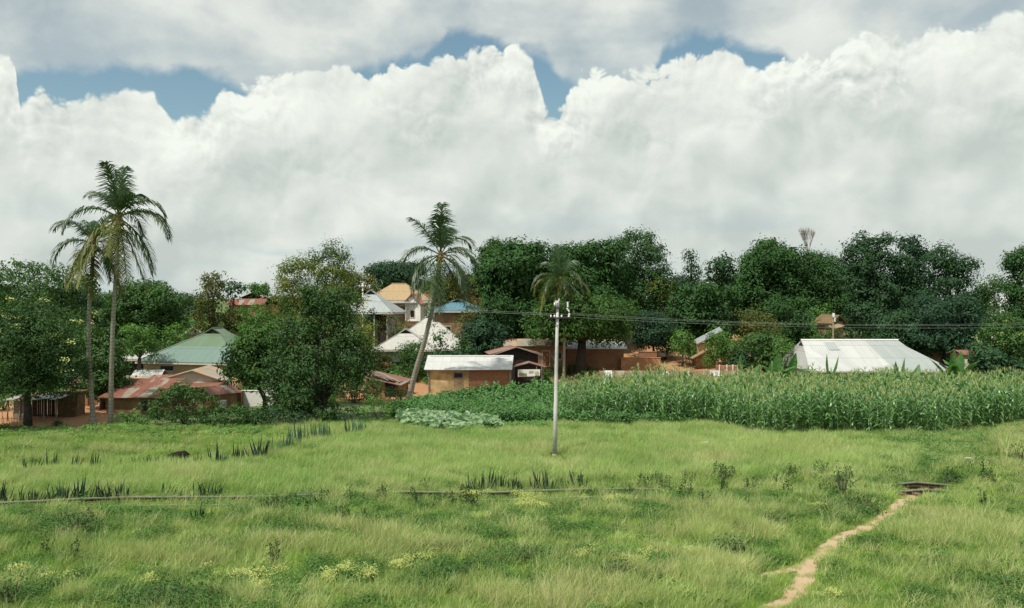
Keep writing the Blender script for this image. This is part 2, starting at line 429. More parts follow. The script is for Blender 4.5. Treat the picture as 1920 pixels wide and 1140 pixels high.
M['redmud'] = plain('red_mud', (0.33, 0.17, 0.095), 0.95, 1.6, 0.35, bump=0.08)
M['cream'] = plain('cream_plaster', (0.62, 0.56, 0.46), 0.9, 1.5, 0.12)
M['white'] = plain('white_plaster', (0.72, 0.70, 0.65), 0.85, 1.5, 0.10)
M['greywall'] = plain('grey_render', (0.36, 0.35, 0.31), 0.9, 1.3, 0.18)
M['bamboo'] = plain('board_wall', (0.27, 0.20, 0.12), 0.9, 5, 0.35)
M['fascia'] = plain('pale_fascia', (0.55, 0.50, 0.42), 0.8, 3, 0.15)
M['thatch'] = plain('thatch', (0.17, 0.115, 0.06), 1.0, 9, 0.5, bump=0.08)
M['straw'] = plain('straw_wall', (0.40, 0.27, 0.13), 1.0, 6, 0.35, bump=0.06)
M['black'] = plain('charred', (0.012, 0.011, 0.010), 0.95, 9, 0.6, bump=0.05)
M['stone'] = plain('stone', (0.55, 0.50, 0.42), 0.9, 5, 0.2)
M['door'] = plain('door_wood', (0.24, 0.11, 0.055), 0.85, 6, 0.35)
M['brick'] = brick('red_brick', (0.27, 0.105, 0.055), (0.38, 0.16, 0.08), (0.36, 0.24, 0.15))
M['brownbrick'] = brick('brown_brick', (0.22, 0.105, 0.055), (0.30, 0.15, 0.08), (0.30, 0.19, 0.11))
M['orangebrick'] = brick('orange_brick', (0.50, 0.22, 0.10), (0.60, 0.29, 0.14), (0.50, 0.33, 0.19))
M['tin_white'] = tin('white_tin', (0.58, 0.585, 0.56), sheets=0.06, metal=0.05)
M['tin_warm'] = tin('weathered_white_tin', (0.50, 0.49, 0.45), sheets=0.07, metal=0.05)
M['tin_grey'] = tin('grey_tin', (0.36, 0.395, 0.385), sheets=0.05, metal=0.05)
M['tin_orange'] = tin('tan_tin', (0.41, 0.295, 0.155), sheets=0.03, metal=0.0)
M['tin_pink'] = tin('pink_tin', (0.40, 0.14, 0.115), sheets=0.05, metal=0.0)
M['tin_blue'] = tin('blue_tin', (0.105, 0.225, 0.28), sheets=0.12, metal=0.0)
M['tin_green'] = tin('green_tin', (0.135, 0.205, 0.125), sheets=0.09, metal=0.05, tone2=(0.165, 0.245, 0.21), tonecut=2.7)
M['tin_rust'] = tin('rusty_tin', (0.42, 0.37, 0.28), rust=0.55, rustcol=(0.12, 0.05, 0.03), sheets=0.25)
M['tin_redrust'] = tin('red_rusty_tin', (0.42, 0.36, 0.28), rust=0.66, rustcol=(0.115, 0.045, 0.028), sheets=0.25)
M['tin_brown'] = tin('brown_tin', (0.45, 0.38, 0.30), rust=0.72, rustcol=(0.13, 0.06, 0.045), sheets=0.3)
M['tin_pale'] = tin('pale_rust_tin', (0.46, 0.41, 0.31), rust=0.22, rustcol=(0.28, 0.14, 0.07), sheets=0.2)

def ground_mat():
    m, t, b = newmat('ground_soil')
    g = t.new('ShaderNodeNewGeometry').outputs['Position']
    d = t.new('ShaderNodeAttribute', attribute_name='dirt').outputs['Fac']
    n = t.noise(g, 0.9, 6, 0.65); n2 = t.noise(g, 5.0, 5, 0.7); n3 = t.noise(g, 0.12, 4, 0.6)
    grass = t.mix(n2, (0.065, 0.12, 0.030), (0.13, 0.19, 0.055))
    grass = t.mix(t.mr(n, 0.5, 0.7, 0, 0.5), grass, (0.17, 0.16, 0.07))
    dirt = t.mix(n2, (0.30, 0.165, 0.075), (0.48, 0.29, 0.15))
    dirt = t.mix(t.mr(n3, 0.42, 0.62), dirt, (0.40, 0.185, 0.085))
    f = t.mr(t.m('ADD', d, t.m('MULTIPLY', t.m('SUBTRACT', n, 0.5), 0.9)), 0.38, 0.62)
    t.put(b.inputs['Base Color'], t.mix(f, grass, dirt)); b.inputs['Roughness'].default_value = 0.95
    bp = t.new('ShaderNodeBump'); bp.inputs['Distance'].default_value = 0.12; t.put(bp.inputs['Height'], n2); t.put(b.inputs['Normal'], bp)
    return m
M['ground'] = ground_mat()
def path_mat():
    m, t, b = newmat('path_dirt')
    g = t.new('ShaderNodeNewGeometry').outputs['Position']
    n = t.noise(g, 1.6, 6, 0.65); n2 = t.noise(g, 9.0, 5, 0.7)
    c = t.mix(n2, (0.36, 0.26, 0.15), (0.54, 0.42, 0.27)); c = t.mix(t.mr(n, 0.45, 0.7, 0, 0.7), c, (0.42, 0.25, 0.13))
    t.put(b.inputs['Base Color'], c); b.inputs['Roughness'].default_value = 0.95
    bp = t.new('ShaderNodeBump'); bp.inputs['Distance'].default_value = 0.05; t.put(bp.inputs['Height'], n2); t.put(b.inputs['Normal'], bp)
    return m
M['path'] = path_mat()

# ------------------------------------------------------------ foliage builders
def frames(N, rs, up=None):
    """random unit tangent pairs with normal near N"""
    a = rs.normal(size=N.shape); a -= (a * N).sum(1, keepdims=True) * N
    a /= np.linalg.norm(a, axis=1, keepdims=True) + 1e-9
    return a, np.cross(N, a)
def leaves(P, N, size, aspect, rs, droop=0.0):
    """rhombic leaves at points P with normals N"""
    a, b = frames(N, rs)
    if droop:
        a[:, 2] -= droop; a /= np.linalg.norm(a, axis=1, keepdims=True)
        b = np.cross(N, a); b /= np.linalg.norm(b, axis=1, keepdims=True) + 1e-9
    L = (size * (0.7 + 0.6 * rs.rand(len(P))))[:, None]; W = L * aspect * 0.5
    fold = np.cross(a, b) * L * 0.10
    v0 = P; v1 = P + a * L * 0.5 + b * W + fold; v2 = P + a * L; v3 = P + a * L * 0.45 - b * W + fold
    V = np.stack([v0, v1, v2, v3], 1).reshape(-1, 3)
    return V, np.arange(len(V)).reshape(-1, 4)
def sph(n, rs):
    v = rs.normal(size=(n, 3)); return v / np.linalg.norm(v, axis=1, keepdims=True)
def crown_points(lobes, dens, rc, per, rs, flat=0.75):
    C = []; Nn = []
    more = []
    for c, r in lobes:           # every limb end carries smaller clumps of its own
        c = np.array(c, float); r = np.array(r, float)
        if min(r) < 0.7: continue
        d = sph(5, rs); d[:, 2] = d[:, 2] * .8 + .25
        for q in d: k = .30 + .2 * rs.rand(); more.append((c + q * r * .80, np.maximum(r * k, .35)))
    lobes = [(c, np.array(r) * (.74 if min(r) >= .7 else 1)) for c, r in lobes] + more
    arr = [(np.array(c, float), np.array(r, float)) for c, r in lobes]
    for i, (c, r) in enumerate(arr):
        area = 12.57 * ((r[0] * r[1] + r[0] * r[2] + r[1] * r[2]) / 3)
        n = max(4, int(area * dens)); d = sph(n, rs)
        rad = 0.80 + 0.28 * rs.rand(n)[:, None]
        p = c + d * r * rad
        keep = np.ones(n, bool)
        for j, (c2, r2) in enumerate(arr):
            if j != i:
                q = (((p - c2) / r2) ** 2).sum(1); keep &= ~((q < 0.5) & (rs.rand(n) < 0.8))
        keep &= ~((d[:, 2] < -0.6) & (rs.rand(n) < 0.5))
        stray = rs.rand(n) < .10; p = p + d * (stray * rs.rand(n) * .9 * min(1.0, r.min()))[:, None] + np.array([0, 0, 1]) * (stray * rs.rand(n) * .25)[:, None]
        C.append(p[keep]); Nn.append(d[keep])
    C = np.concatenate(C); Nn = np.concatenate(Nn)
    off = rs.normal(size=(len(C), per, 3)) * np.array([rc, rc, rc * flat]) * 0.55
    P = (C[:, None, :] + off).reshape(-1, 3)
    o = off.reshape(-1, 3); o = o / (np.linalg.norm(o, axis=1, keepdims=True) + 1e-6)
    N = np.repeat(Nn, per, 0) * 0.9 + o * 0.8 + np.array([0, 0, 0.65]) + rs.normal(size=P.shape) * 0.36
    N /= np.linalg.norm(N, axis=1, keepdims=True) + 1e-9
    return P, N, C, Nn
STY = {  # material, leaf size, aspect, cluster radius, clusters per m2, leaves per cluster, bark
    'mango': ('mango', .30, .46, .55, 1.75, 20, 'darkbark'),
    'deep': ('deep', .28, .55, .50, 1.75, 18, 'darkbark'),
    'mid': ('mid', .26, .5, .45, 1.7, 18, 'bark'),
    'bright': ('bright', .24, .5, .36, 1.9, 15, 'bark'),
    'olive': ('olive', .24, .5, .40, 1.5, 15, 'bark'),
    'yellow': ('yellowtop', .22, .45, .45, 2.8, 20, 'bark'),
    'cassia': ('cassia', .23, .45, .45, 2.3, 22, 'darkbark'),
    'sparse': ('deep', .34, .6, .42, .7, 10, 'bark'),
    'sparsemid': ('mid', .30, .5, .42, .75, 11, 'bark'),
}
def make_lobes(W, Hc, n, shape, rs, D=None):
    D = D or W; L = []
    for i in range(n):
        t = (i + 0.5) / n
        if shape == 'dome':
            z = -0.42 + 0.86 * t; env = math.sqrt(max(0.05, 1 - (z / 0.62) ** 2)) if z > 0 else 0.95
            k = 0.27
        elif shape == 'cone':
            z = -0.45 + 0.90 * t; env = 1.0 - 0.85 * max(0, z + 0.35) / 0.85; k = 0.22
        elif shape == 'flat':
            z = -0.12 + 0.42 * rs.rand(); env = 1.0 - 0.4 * abs(z); k = 0.26
        elif shape == 'column':
            z = -0.45 + 0.9 * t; env = 0.9 - 0.35 * max(0, z); k = 0.42
        else:
            z = -0.40 + 0.80 * t; env = 0.95; k = 0.28
        th = i * 2.4 + rs.rand() * 0.8
        rr = (0.55 + 0.45 * rs.rand()) * max(0.02, env - k * 1.5) * 0.5 * 1.25
        r = k * (0.62 + 0.66 * rs.rand())
        rz = r * (0.62 if shape != 'flat' else 0.35) * min(W, Hc * 1.5)
        L.append(((math.cos(th) * rr * W, math.sin(th) * rr * D, z * Hc), (r * W, r * D, rz)))
    return L
def tree(label, cx, top, bot, wpx, Y, sty='mango', shape='dome', n=13, seed=1, trunk=True, cat='tree', group=None,
         name='broadleaf_tree', dens=1.0, base=None, flowers=0, lobes=None, lean=0.0, hollow=None, depth=None, leafk=1.0, trunkr=None):
    """crown spans the picture rows top..bot and wpx columns at distance Y; the trunk stands on the ground there"""
    rs = np.random.RandomState(seed)
    mat, ls, asp, rc, dn, per, bark = STY[sty]
    if sty == 'mango' and seed % 3 == 0: mat = 'mangolight'
    if sty == 'deep' and seed % 2 == 0: mat = 'deepblue'
    ls *= .85 + .35 * rs.rand()
    x = gx(cx, Y); gz = Hs(x, Y)
    z1 = CAMH - (top - HOR) / F * Y; z0 = max(CAMH - (bot - HOR) / F * Y, gz + 0.3)
    W = wpx / F * Y; Hc = z1 - z0; zc = (z0 + z1) / 2 - gz
    bx = (gx(base, Y) - x) if base is not None else 0.0
    root = empty(name, (x + bx, Y, gz), 0, label, cat, group)
    root['category'] = cat
    if lobes is None:
        lobes = make_lobes(W * 0.94, Hc * 0.96, n, shape, rs, depth or min(W, 9.0))
    else:
        lobes = [((gx(a, Y) - x, dy, CAMH - (b - HOR) / F * Y - gz - zc), (ra / F * Y, min(ra / F * Y, 3.5), rb / F * Y)) for a, b, ra, rb, dy in lobes]
    lobes = [((c[0] - bx + lean * c[2], c[1], c[2] + zc), r) for c, r in lobes]
    sc = (1.0 if Y < 80 else 1.15 if Y < 110 else 1.4) * leafk
    P, N, C, Cn = crown_points(lobes, dn * dens / sc ** 1.2, rc * sc, per, rs)
    P[:, 2] = np.maximum(P[:, 2], 0.15)
    V, Q = leaves(P, N, np.full(len(P), ls * sc), asp, rs, 0.35)
    link('crown', mesh_np('crown', V, Q, M[mat], var=rs.rand(len(Q))), root)
    if flowers:
        flowers = min(flowers, 90)
        idx = np.where((Cn[:, 2] > 0.0) & (Cn[:, 1] < 0.5))[0]; idx = idx[rs.permutation(len(idx))[:flowers]]
        FP = (C[idx][:, None, :] + Cn[idx][:, None, :] * 0.28 + rs.normal(size=(len(idx), 22, 3)) * np.array([.20, .20, .10])).reshape(-1, 3)
        FN = sph(len(FP), rs) * 0.6 + np.array([0, -0.3, 0.9]); FN /= np.linalg.norm(FN, axis=1, keepdims=True)
        V, Q = leaves(FP, FN, np.full(len(FP), 0.16), 0.8, rs)
        link('flowers', mesh_np('flowers', V, Q, M['flower'], var=rs.rand(len(Q))), root)
    if trunk:
        b = MB(); h = zc; r0 = trunkr or max(0.12, 0.028 * (h + Hc / 2) * 1.1)
        fork = Vector((-bx * 0.35, 0, max(0.6, (z0 - gz) * 0.85 + 0.12 * Hc)))
        mids = [Vector((0, 0, -0.3)), Vector((rs.normal() * .08, rs.normal() * .08, fork.z * 0.5)), fork]
        b.tube(mids, [r0 * 1.3, r0, r0 * 0.8], 9)
        for c, r in lobes:
            c = Vector(c); md = fork.lerp(c, 0.5) + Vector((rs.normal() * .15, rs.normal() * .15, 0.05 * Hc))
            b.tube([fork, md, c], [r0 * 0.34, r0 * 0.18, r0 * 0.05], 6, caps=False)
        b.build('trunk', M[bark], root, smooth=True)
    return root

def frond_mesh(azim, elev, length, droop, old, rs, leaf=0.75, wind=0.0):
    """one feather leaf: curved rib and two rows of hanging leaflets"""
    d = np.array([math.cos(azim) * math.cos(elev), math.sin(azim) * math.cos(elev), math.sin(elev)])
    n = 26; ds = length / n; p = np.zeros(3); pts = []; dirs = []
    for i in range(n + 1):
        pts.append(p.copy()); dirs.append(d.copy()); p = p + d * ds
        d = d + np.array([wind * 0.01, 0, -droop * ds / length * (0.5 + 1.4 * i / n)]); d /= np.linalg.norm(d)
    V = []; Q = []; mi = []
    pts = np.array(pts); dirs = np.array(dirs)
    up0 = np.array([0, 0, 1.0])
    for i in range(n):   # rib: thin strip pair
        s = np.cross(dirs[i], up0); s /= np.linalg.norm(s) + 1e-9; u = np.cross(s, dirs[i])
        w = 0.055 * (1 - i / n) + 0.010
        a = len(V); q0, q1 = pts[i], pts[i + 1]
        V += [q0 + s * w, q0 - s * w, q1 - s * w * .95, q1 + s * w * .95]; Q.append((a, a + 1, a + 2, a + 3)); mi.append(1)
        a = len(V); V += [q0 + u * w, q0 - u * w, q1 - u * w * .95, q1 + u * w * .95]; Q.append((a, a + 1, a + 2, a + 3)); mi.append(1)
    m = 50
    for k in range(m):
        f = 0.16 + 0.84 * k / (m - 1); i = min(n - 1, int(f * n)); fr = f * n - i
        q = pts[i] * (1 - fr) + pts[min(i + 1, n)] * fr; dd = dirs[i]
        s = np.cross(dd, up0); s /= np.linalg.norm(s) + 1e-9; u = np.cross(s, dd)
        ll = leaf * (0.45 + 1.0 * math.sin(math.pi * min(1, 0.12 + f * 0.83))) * (0.8 + 0.4 * rs.rand())
        for sg in (-1, 1):
            if rs.rand() < 0.05: continue
            a1 = s * sg * 0.75 + dd * (0.45 + 0.5 * f) + u * 0.18 + rs.normal(size=3) * 0.10; a1 /= np.linalg.norm(a1)
            a2 = a1 * 0.8 + np.array([0.06, 0, -0.72]) + rs.normal(size=3) * 0.08; a2 /= np.linalg.norm(a2)
            e1 = q + a1 * ll * 0.45; e2 = e1 + a2 * ll * 0.55
            w = np.cross(a1, u); w = dd * 0.040 + u * 0.016; w2 = w * 0.9
            a = len(V); V += [q - w, q + w, e1 + w2, e1 - w2]; Q.append((a, a + 1, a + 2, a + 3)); mi.append(0)
            a = len(V); V += [e1 - w2, e1 + w2, e2 + w * .15, e2 - w * .15]; Q.append((a, a + 1, a + 2, a + 3)); mi.append(0)
    return mesh_np('frond', np.array(V), np.array(Q), [M['palm_old' if old else 'palm'], M['palm_old']], mi=mi, var=rs.rand(len(Q)))
def palm(label, Y, trunk_px, rt, fr, seed, leaf=0.75, nuts=True, bulge=1.0):
    """trunk_px: photo points from base to crown; fr: fronds as (azimuth deg in plan, 0 = right, 270 = to the camera, elevation, length, droop, old)"""
    rs = np.random.RandomState(seed)
    base = at(*trunk_px[0], Y); gz = Hs(base.x, Y); 
    root = empty('coconut_palm', (base.x, Y, gz), 0, label, 'palm tree')
    pts = [at(a, b, Y) - Vector((base.x, Y, gz)) for a, b in trunk_px]; pts[0].z = -0.2
    # smooth the trunk line
    fine = []
    for i in range(len(pts) - 1):
        for k in range(7): fine.append(pts[i].lerp(pts[i + 1], k / 7))
    fine.append(pts[-1])
    for _ in range(3): fine = [fine[0]] + [(fine[i - 1] + fine[i] * 2 + fine[i + 1]) / 4 for i in range(1, len(fine) - 1)] + [fine[-1]]
    n = len(fine); rad = [rt * (1.0 - 0.38 * i / n) * (1 + 0.06 * (i % 2)) for i in range(n)]
    rad[0] = rt * (1.0 + 0.9 * bulge); rad[1] = rt * (1 + 0.55 * bulge); rad[2] = rt * (1 + 0.25 * bulge)
    b = MB(); b.tube(fine, rad, 10); b.build('trunk', M['palmbark'], root, smooth=True)
    top = fine[-1]
    b = MB()
    b.tube([top - Vector((0, 0, .5)), top, top + Vector((0, 0, .7))], [rt * .75, rt * 1.1, rt * .3], 8)
    for k in range(9):
        a = k * 0.7; b.tube([top + Vector((0, 0, .1)), top + Vector((math.cos(a) * .3, math.sin(a) * .3, .35))], [.09, .03], 5)
    b.build('crown_shaft', M['thatch'], root)
    for (az, el, ln, dr, old) in fr:
        if el < 70 and rs.rand() < .16: continue
        az += rs.normal() * 7; el += rs.normal() * 5; ln *= 1.08 * (1 + rs.normal() * .07)
        me = frond_mesh(R(az), R(el), ln, dr, old, rs, leaf)
        link('frond', me, root, top + Vector((0, 0, 0.15)))
    if nuts:
        for k in range(5):
            a = k * 1.3 + 0.4
            bpy_me = MB(); c = top + Vector((math.cos(a) * .32, math.sin(a) * .32, -0.30 - 0.1 * (k % 2)))
            bpy_me.tube([c + Vector((0, 0, .13)), c + Vector((0, 0, .08)), c, c - Vector((0, 0, .09)), c - Vector((0, 0, .13))], [.03, .10, .13, .09, .03], 8)
            bpy_me.build('coconut', M['olivegreen'], root, smooth=True)
    return root
def palmbark():
    m, t, b = newmat('palm_bark')
    g = t.new('ShaderNodeTexCoord').outputs['Object']; sp = t.new('ShaderNodeSeparateXYZ'); t.l.new(g, sp.inputs[0])
    rg = t.m('FRACT', t.m('ADD', t.m('MULTIPLY', sp.outputs[2], 4.0), t.m('MULTIPLY', t.noise(g, 2, 3), 0.6)))
    n = t.noise(g, 3.0, 5, 0.6)
    c = t.mix(n, (0.20, 0.18, 0.14), (0.44, 0.41, 0.34)); c = t.mix(t.mr(rg, 0.78, 0.9, 0, 0.7), c, (0.10, 0.08, 0.055))
    t.put(b.inputs['Base Color'], c); b.inputs['Roughness'].default_value = 0.9
    bp = t.new('ShaderNodeBump'); bp.inputs['Distance'].default_value = 0.05; t.put(bp.inputs['Height'], rg); t.put(b.inputs['Normal'], bp)
    return m
M['palmbark'] = palmbark(); M['olivegreen'] = plain('green_husk', (0.16, 0.17, 0.05), 0.5, 5, 0.3)

def bush_mesh(W, D, Hh, rs, leaf=0.2, per=14, dens=2.0, n=7, mat='bright', stems=True):
    L = []
    for i in range(n):
        th = rs.rand() * 6.28; rr = math.sqrt(rs.rand()) * 0.32
        L.append(((math.cos(th) * rr * W, math.sin(th) * rr * D, Hh * (0.30 + 0.40 * rs.rand() * (1 - rr * 1.5))), (W * .26, D * .26, Hh * .34)))
    L.append(((0, 0, Hh * .62), (W * .28, D * .28, Hh * .38)))
    P, N, C, Cn = crown_points(L, dens, 0.22 * min(1.5, max(W, Hh)) ** 0.5, per, rs)
    P[:, 2] = np.maximum(P[:, 2], 0.02)
    V, Q = leaves(P, N, np.full(len(P), leaf), 0.5, rs, 0.2)
    return mesh_np('foliage', V, Q, M[mat], var=rs.rand(len(Q)))
def bush(label, cx, base, wpx, hpx, mat='bright', seed=1, name='bush', cat='bush', leaf=0.2, Y=None, D=None, dens=2.0, group=None, n=7):
    rs = np.random.RandomState(seed)
    if Y is None: Y = F * CAMH / (base - HOR)
    x = gx(cx, Y); gz = Hs(x, Y); W = wpx / F * Y; Hh = hpx / F * Y
    root = empty(name, (x, Y, gz), 0, label, cat, group)
    link('foliage', bush_mesh(W, D or W * 0.8, Hh, rs, leaf, mat=mat, dens=dens, n=n), root)
    b = MB()
    for k in range(5):
        a = k * 1.26; b.tube([(0, 0, -.1), (math.cos(a) * W * .12, math.sin(a) * W * .1, Hh * .4), (math.cos(a) * W * .22, math.sin(a) * W * .2, Hh * .75)], [.05, .03, .01], 5)
    b.build('stem', M['bark'], root)
    return root
# ------------------------------------------------------------ ground sheet
def build_ground():
    def axis(a, b, st, far, k):
        c = list(np.arange(a, b + 1e-6, st)); s = st; q = []
        v = c[-1]
        while v < far: s *= k; v += s; q.append(v)
        lo = []; s = st; v = c[0]
        while v > -far: s *= k; v -= s; lo.append(v)
        return np.array(lo[::-1] + c + q)
    xs = axis(-70, 70, 0.8, 2500, 1.35); ys = axis(18, 200, 0.8, 3000, 1.35); ys = ys[ys > -600]
    Xg, Yg = np.meshgrid(xs, ys); Z = H(Xg, Yg)
    Z = np.where(np.abs(Xg) + np.abs(Yg) > 600, np.minimum(Z, 8), Z)
    V = np.stack([Xg, Yg, Z], -1).reshape(-1, 3); nx = len(xs); ny = len(ys)
    i = np.arange(ny - 1)[:, None] * nx + np.arange(nx - 1)[None, :]
    Q = np.stack([i, i + 1, i + nx + 1, i + nx], -1).reshape(-1, 4)
    me = mesh_np('ground', V, Q, M['ground'], smooth=True)
    x, y = V[:, 0], V[:, 1]; px = 960 + F * x / np.maximum(y, 1)
    py = HOR + F * CAMH / np.maximum(y, 1)
    d = np.zeros(len(V))
    # bare yard and tilled strip on the left, courtyards among the houses
    d += 0.95 * sstep(800, 790, py) * sstep(700, 745, py) * sstep(260, 170, px) * (y < 78)
    d += 0.50 * sstep(835, 822, py) * sstep(790, 800, py) * sstep(520, 430, px)
    d += 0.9 * sstep(76, 80, y) * sstep(125, 118, y) * sstep(1010, 1060, px) * sstep(1480, 1400, px)
    d += 0.8 * sstep(76, 80, y) * sstep(100, 95, y) * sstep(610, 640, px) * sstep(1000, 980, px)
    d += 0.7 * sstep(106, 110, y) * sstep(128, 120, y) * sstep(840, 870, px) * sstep(940, 900, px)
    d += 0.5 * sstep(100, 110, y) * sstep(150, 130, y)
    d += 0.30 * np.exp(-((px - 1690) / 50) ** 2 - ((py - 905) / 14) ** 2) * 2
    d += 0.8 * np.exp(-((px - 345) / 40) ** 2 - ((py - 866) / 9) ** 2)
    d += 0.55 * np.exp(-((px - 150) / 60) ** 2 - ((py - 842) / 5) ** 2)
    a = me.attributes.new('dirt', 'FLOAT', 'POINT'); a.data.foreach_set('value', np.clip(d, 0, 1).astype(np.float32))
    tag(link('ground', me), kind='structure')
build_ground()

PATH = [(1768, 906, 22.5), (1735, 918, 25.5), (1705, 932, 33.0), (1682, 952, 26.0), (1655, 975, 24.8), (1622, 996, 24.8), (1588, 1006, 28.5), (1555, 1024, 29.8), (1528, 1044, 28.5), (1514, 1062, 31.0), (1508, 1085, 37.2), (1495, 1108, 39.7), (1470, 1128, 40.9), (1440, 1146, 40.9), (1400, 1175, 43.4)]
BRANCH = [(1520, 1054, 22), (1490, 1064, 22), (1455, 1072, 20), (1415, 1080, 12)]
def build_path():
    V = []; Q = []
    for pi, pts in enumerate((PATH, BRANCH)):
        W = [(*gp(a, b), c / F * (F * CAMH / (b - HOR)) * 0.5) for a, b, c in pts]; fine = []
        for i in range(len(W) - 1):
            for k in range(10):
                f = k / 10; fine.append([W[i][j] * (1 - f) + W[i + 1][j] * f for j in range(3)])
        fine = np.array(fine)
        for _ in range(6): fine[1:-1] = (fine[:-2] + 2 * fine[1:-1] + fine[2:]) / 4
        rs = np.random.RandomState(5); base = len(V)
        for i, (x, y, w) in enumerate(fine):
            j = min(i + 1, len(fine) - 1); k = max(i - 1, 0); d = fine[j, :2] - fine[k, :2]; d /= np.linalg.norm(d) + 1e-9; nrm = np.array([-d[1], d[0]])
            w1 = w * (1 + .35 * float(fn(x, y, .9, 61, 3)) + .2 * rs.rand()); w2 = w * (1 + .35 * float(fn(x, y, .8, 62, 3)) + .2 * rs.rand())
            for s in (-w1, -w1 * .5, 0, w2 * .5, w2):
                q = np.array([x, y]) + nrm * s; V.append((q[0], q[1], Hs(*q) + 0.012 + 0.004 * pi - (0.0 if abs(s) < w * .6 else 0.004)))
        for i in range(len(fine) - 1):
            for k in range(4): a = base + i * 5 + k; Q.append((a, a + 1, a + 6, a + 5))
    tag(link('dirt_path', mesh_np('dirt_path', V, Q, M['path'], smooth=True)), kind='structure')
build_path()
def pathdist(x, y):
    """metres outside the worn path (negative inside)"""
    d = np.full(len(x), 99.0)
    for pts in (PATH, BRANCH):
        W = [(*gp(a, b), c / F * (F * CAMH / (b - HOR)) * 0.5) for a, b, c in pts]
        for i in range(len(W) - 1):
            ax, ay, aw = W[i]; bx, by, bw = W[i + 1]; dx, dy = bx - ax, by - ay
            t = np.clip(((x - ax) * dx + (y - ay) * dy) / (dx * dx + dy * dy), 0, 1)
            d = np.minimum(d, np.hypot(x - ax - t * dx, y - ay - t * dy) - (aw + (bw - aw) * t))
    return d

# ------------------------------------------------------------ railway
def build_rails():
    L0 = gp(-120, 957); L1 = gp(1790, 913.5)
    a = Vector((*L0, 0)); b = Vector((*L1, 0)); d = (b - a).normalized(); nrm = Vector((d.y, -d.x, 0))
    a -= d * 12; b += d * 22
    root = empty('railway_track', (a.x, a.y, 0), 0, 'old rusty railway track half hidden in the grass across the meadow', 'railway track')
    def sunk(c, off):
        q = c + a; px = 960 + F * q.x / q.y
        s = .10 - .12 * off - .16 * float(sstep(1180, 1300, px)) + .22 * float(sstep(1650, 1690, px) * sstep(1790, 1750, px))
        return s
    for off in (0.0, 1.02):
        mb = MB(); n = 40; 
        for i in range(n):
            p = a.lerp(b, i / n) + nrm * off; q = a.lerp(b, (i + 1) / n) + nrm * off
            zp, zq = Hs(p.x, p.y), Hs(q.x, q.y)
            p = p - a; q = q - a; p.z = 0; q.z = 0
            for (w, z0, z1, m) in ((0.13, 0.06, 0.09, 0), (0.035, 0.09, 0.20, 0), (0.075, 0.20, 0.245, 1)):
                P = []
                for c, z in ((p, zp), (q, zq)):
                    for sx, zz in ((-w, z0), (w, z0), (w, z1), (-w, z1)): P.append(c + nrm * sx + Vector((0, 0, z + zz + (sunk(c, off)))))
                for k in range(4): k2 = (k + 1) % 4; mb.poly((P[k], P[k2], P[4 + k2], P[4 + k]), m)
        mb.build('rail', [M['iron'], M['ironlight']], root)
    mb = MB(); Lg = (b - a).length; k = 0
    for i in range(int(Lg / 0.8)):
        p = a + d * (i * 0.8) + nrm * 0.51; mb.box((p.x - a.x, p.y - a.y, Hs(p.x, p.y) + 0.03), (0.24, 1.9, 0.2), 0, rz=math.atan2(d.y, d.x))
    mb.build('sleepers', M['wood'], root)
build_rails()

# ------------------------------------------------------------ buildings
def opening(root, x, z, w, h, y, kind='window', rz=0, fr='fascia', cx=0, cy=0):
    """a window or door on the face of a wall; y is the wall plane (front = -y)"""
    b = MB(); t = 0.07
    T = Matrix.Rotation(rz, 4, 'Z')
    def pos(a, b_, c): v = T @ Vector((a, b_, c)); return (v.x + cx, v.y + cy, v.z)
    for (ox, oz, ww, hh) in ((-w / 2 - t / 2, 0, t, h + 2 * t), (w / 2 + t / 2, 0, t, h + 2 * t), (0, h / 2 + t / 2, w, t), (0, -h / 2 - t / 2, w, t)):
        b.box(pos(x + ox, y - 0.02, z + oz), (ww, 0.10, hh), rz=rz)
    f = b.build('window' if kind == 'window' else 'door', M[fr], root)
    b = MB(); b.box(pos(x, y - 0.005, z), (w, 0.03, h), rz=rz)
    if kind == 'window':
        b.build('pane', M['glassdark'], f)
        for k in range(1, 3):
            b = MB(); b.box(pos(x - w / 2 + w * k / 3, y - 0.03, z), (0.025, 0.02, h), rz=rz); b.build('bar', M['iron'], f)
    else:
        b.build('panel', M['door'] if kind == 'door' else M['glassdark'], f)
    return f
def walls(root, W, D, h, mat, skirt=0.8):
    b = MB(); b.box((0, 0, (h - skirt) / 2), (W, D, h + skirt)); return b.build('wall', M[mat], root)
def solid(o, t=0.05):
    m = o.modifiers.new('thickness', 'SOLIDIFY'); m.thickness = t; m.offset = -1; return o
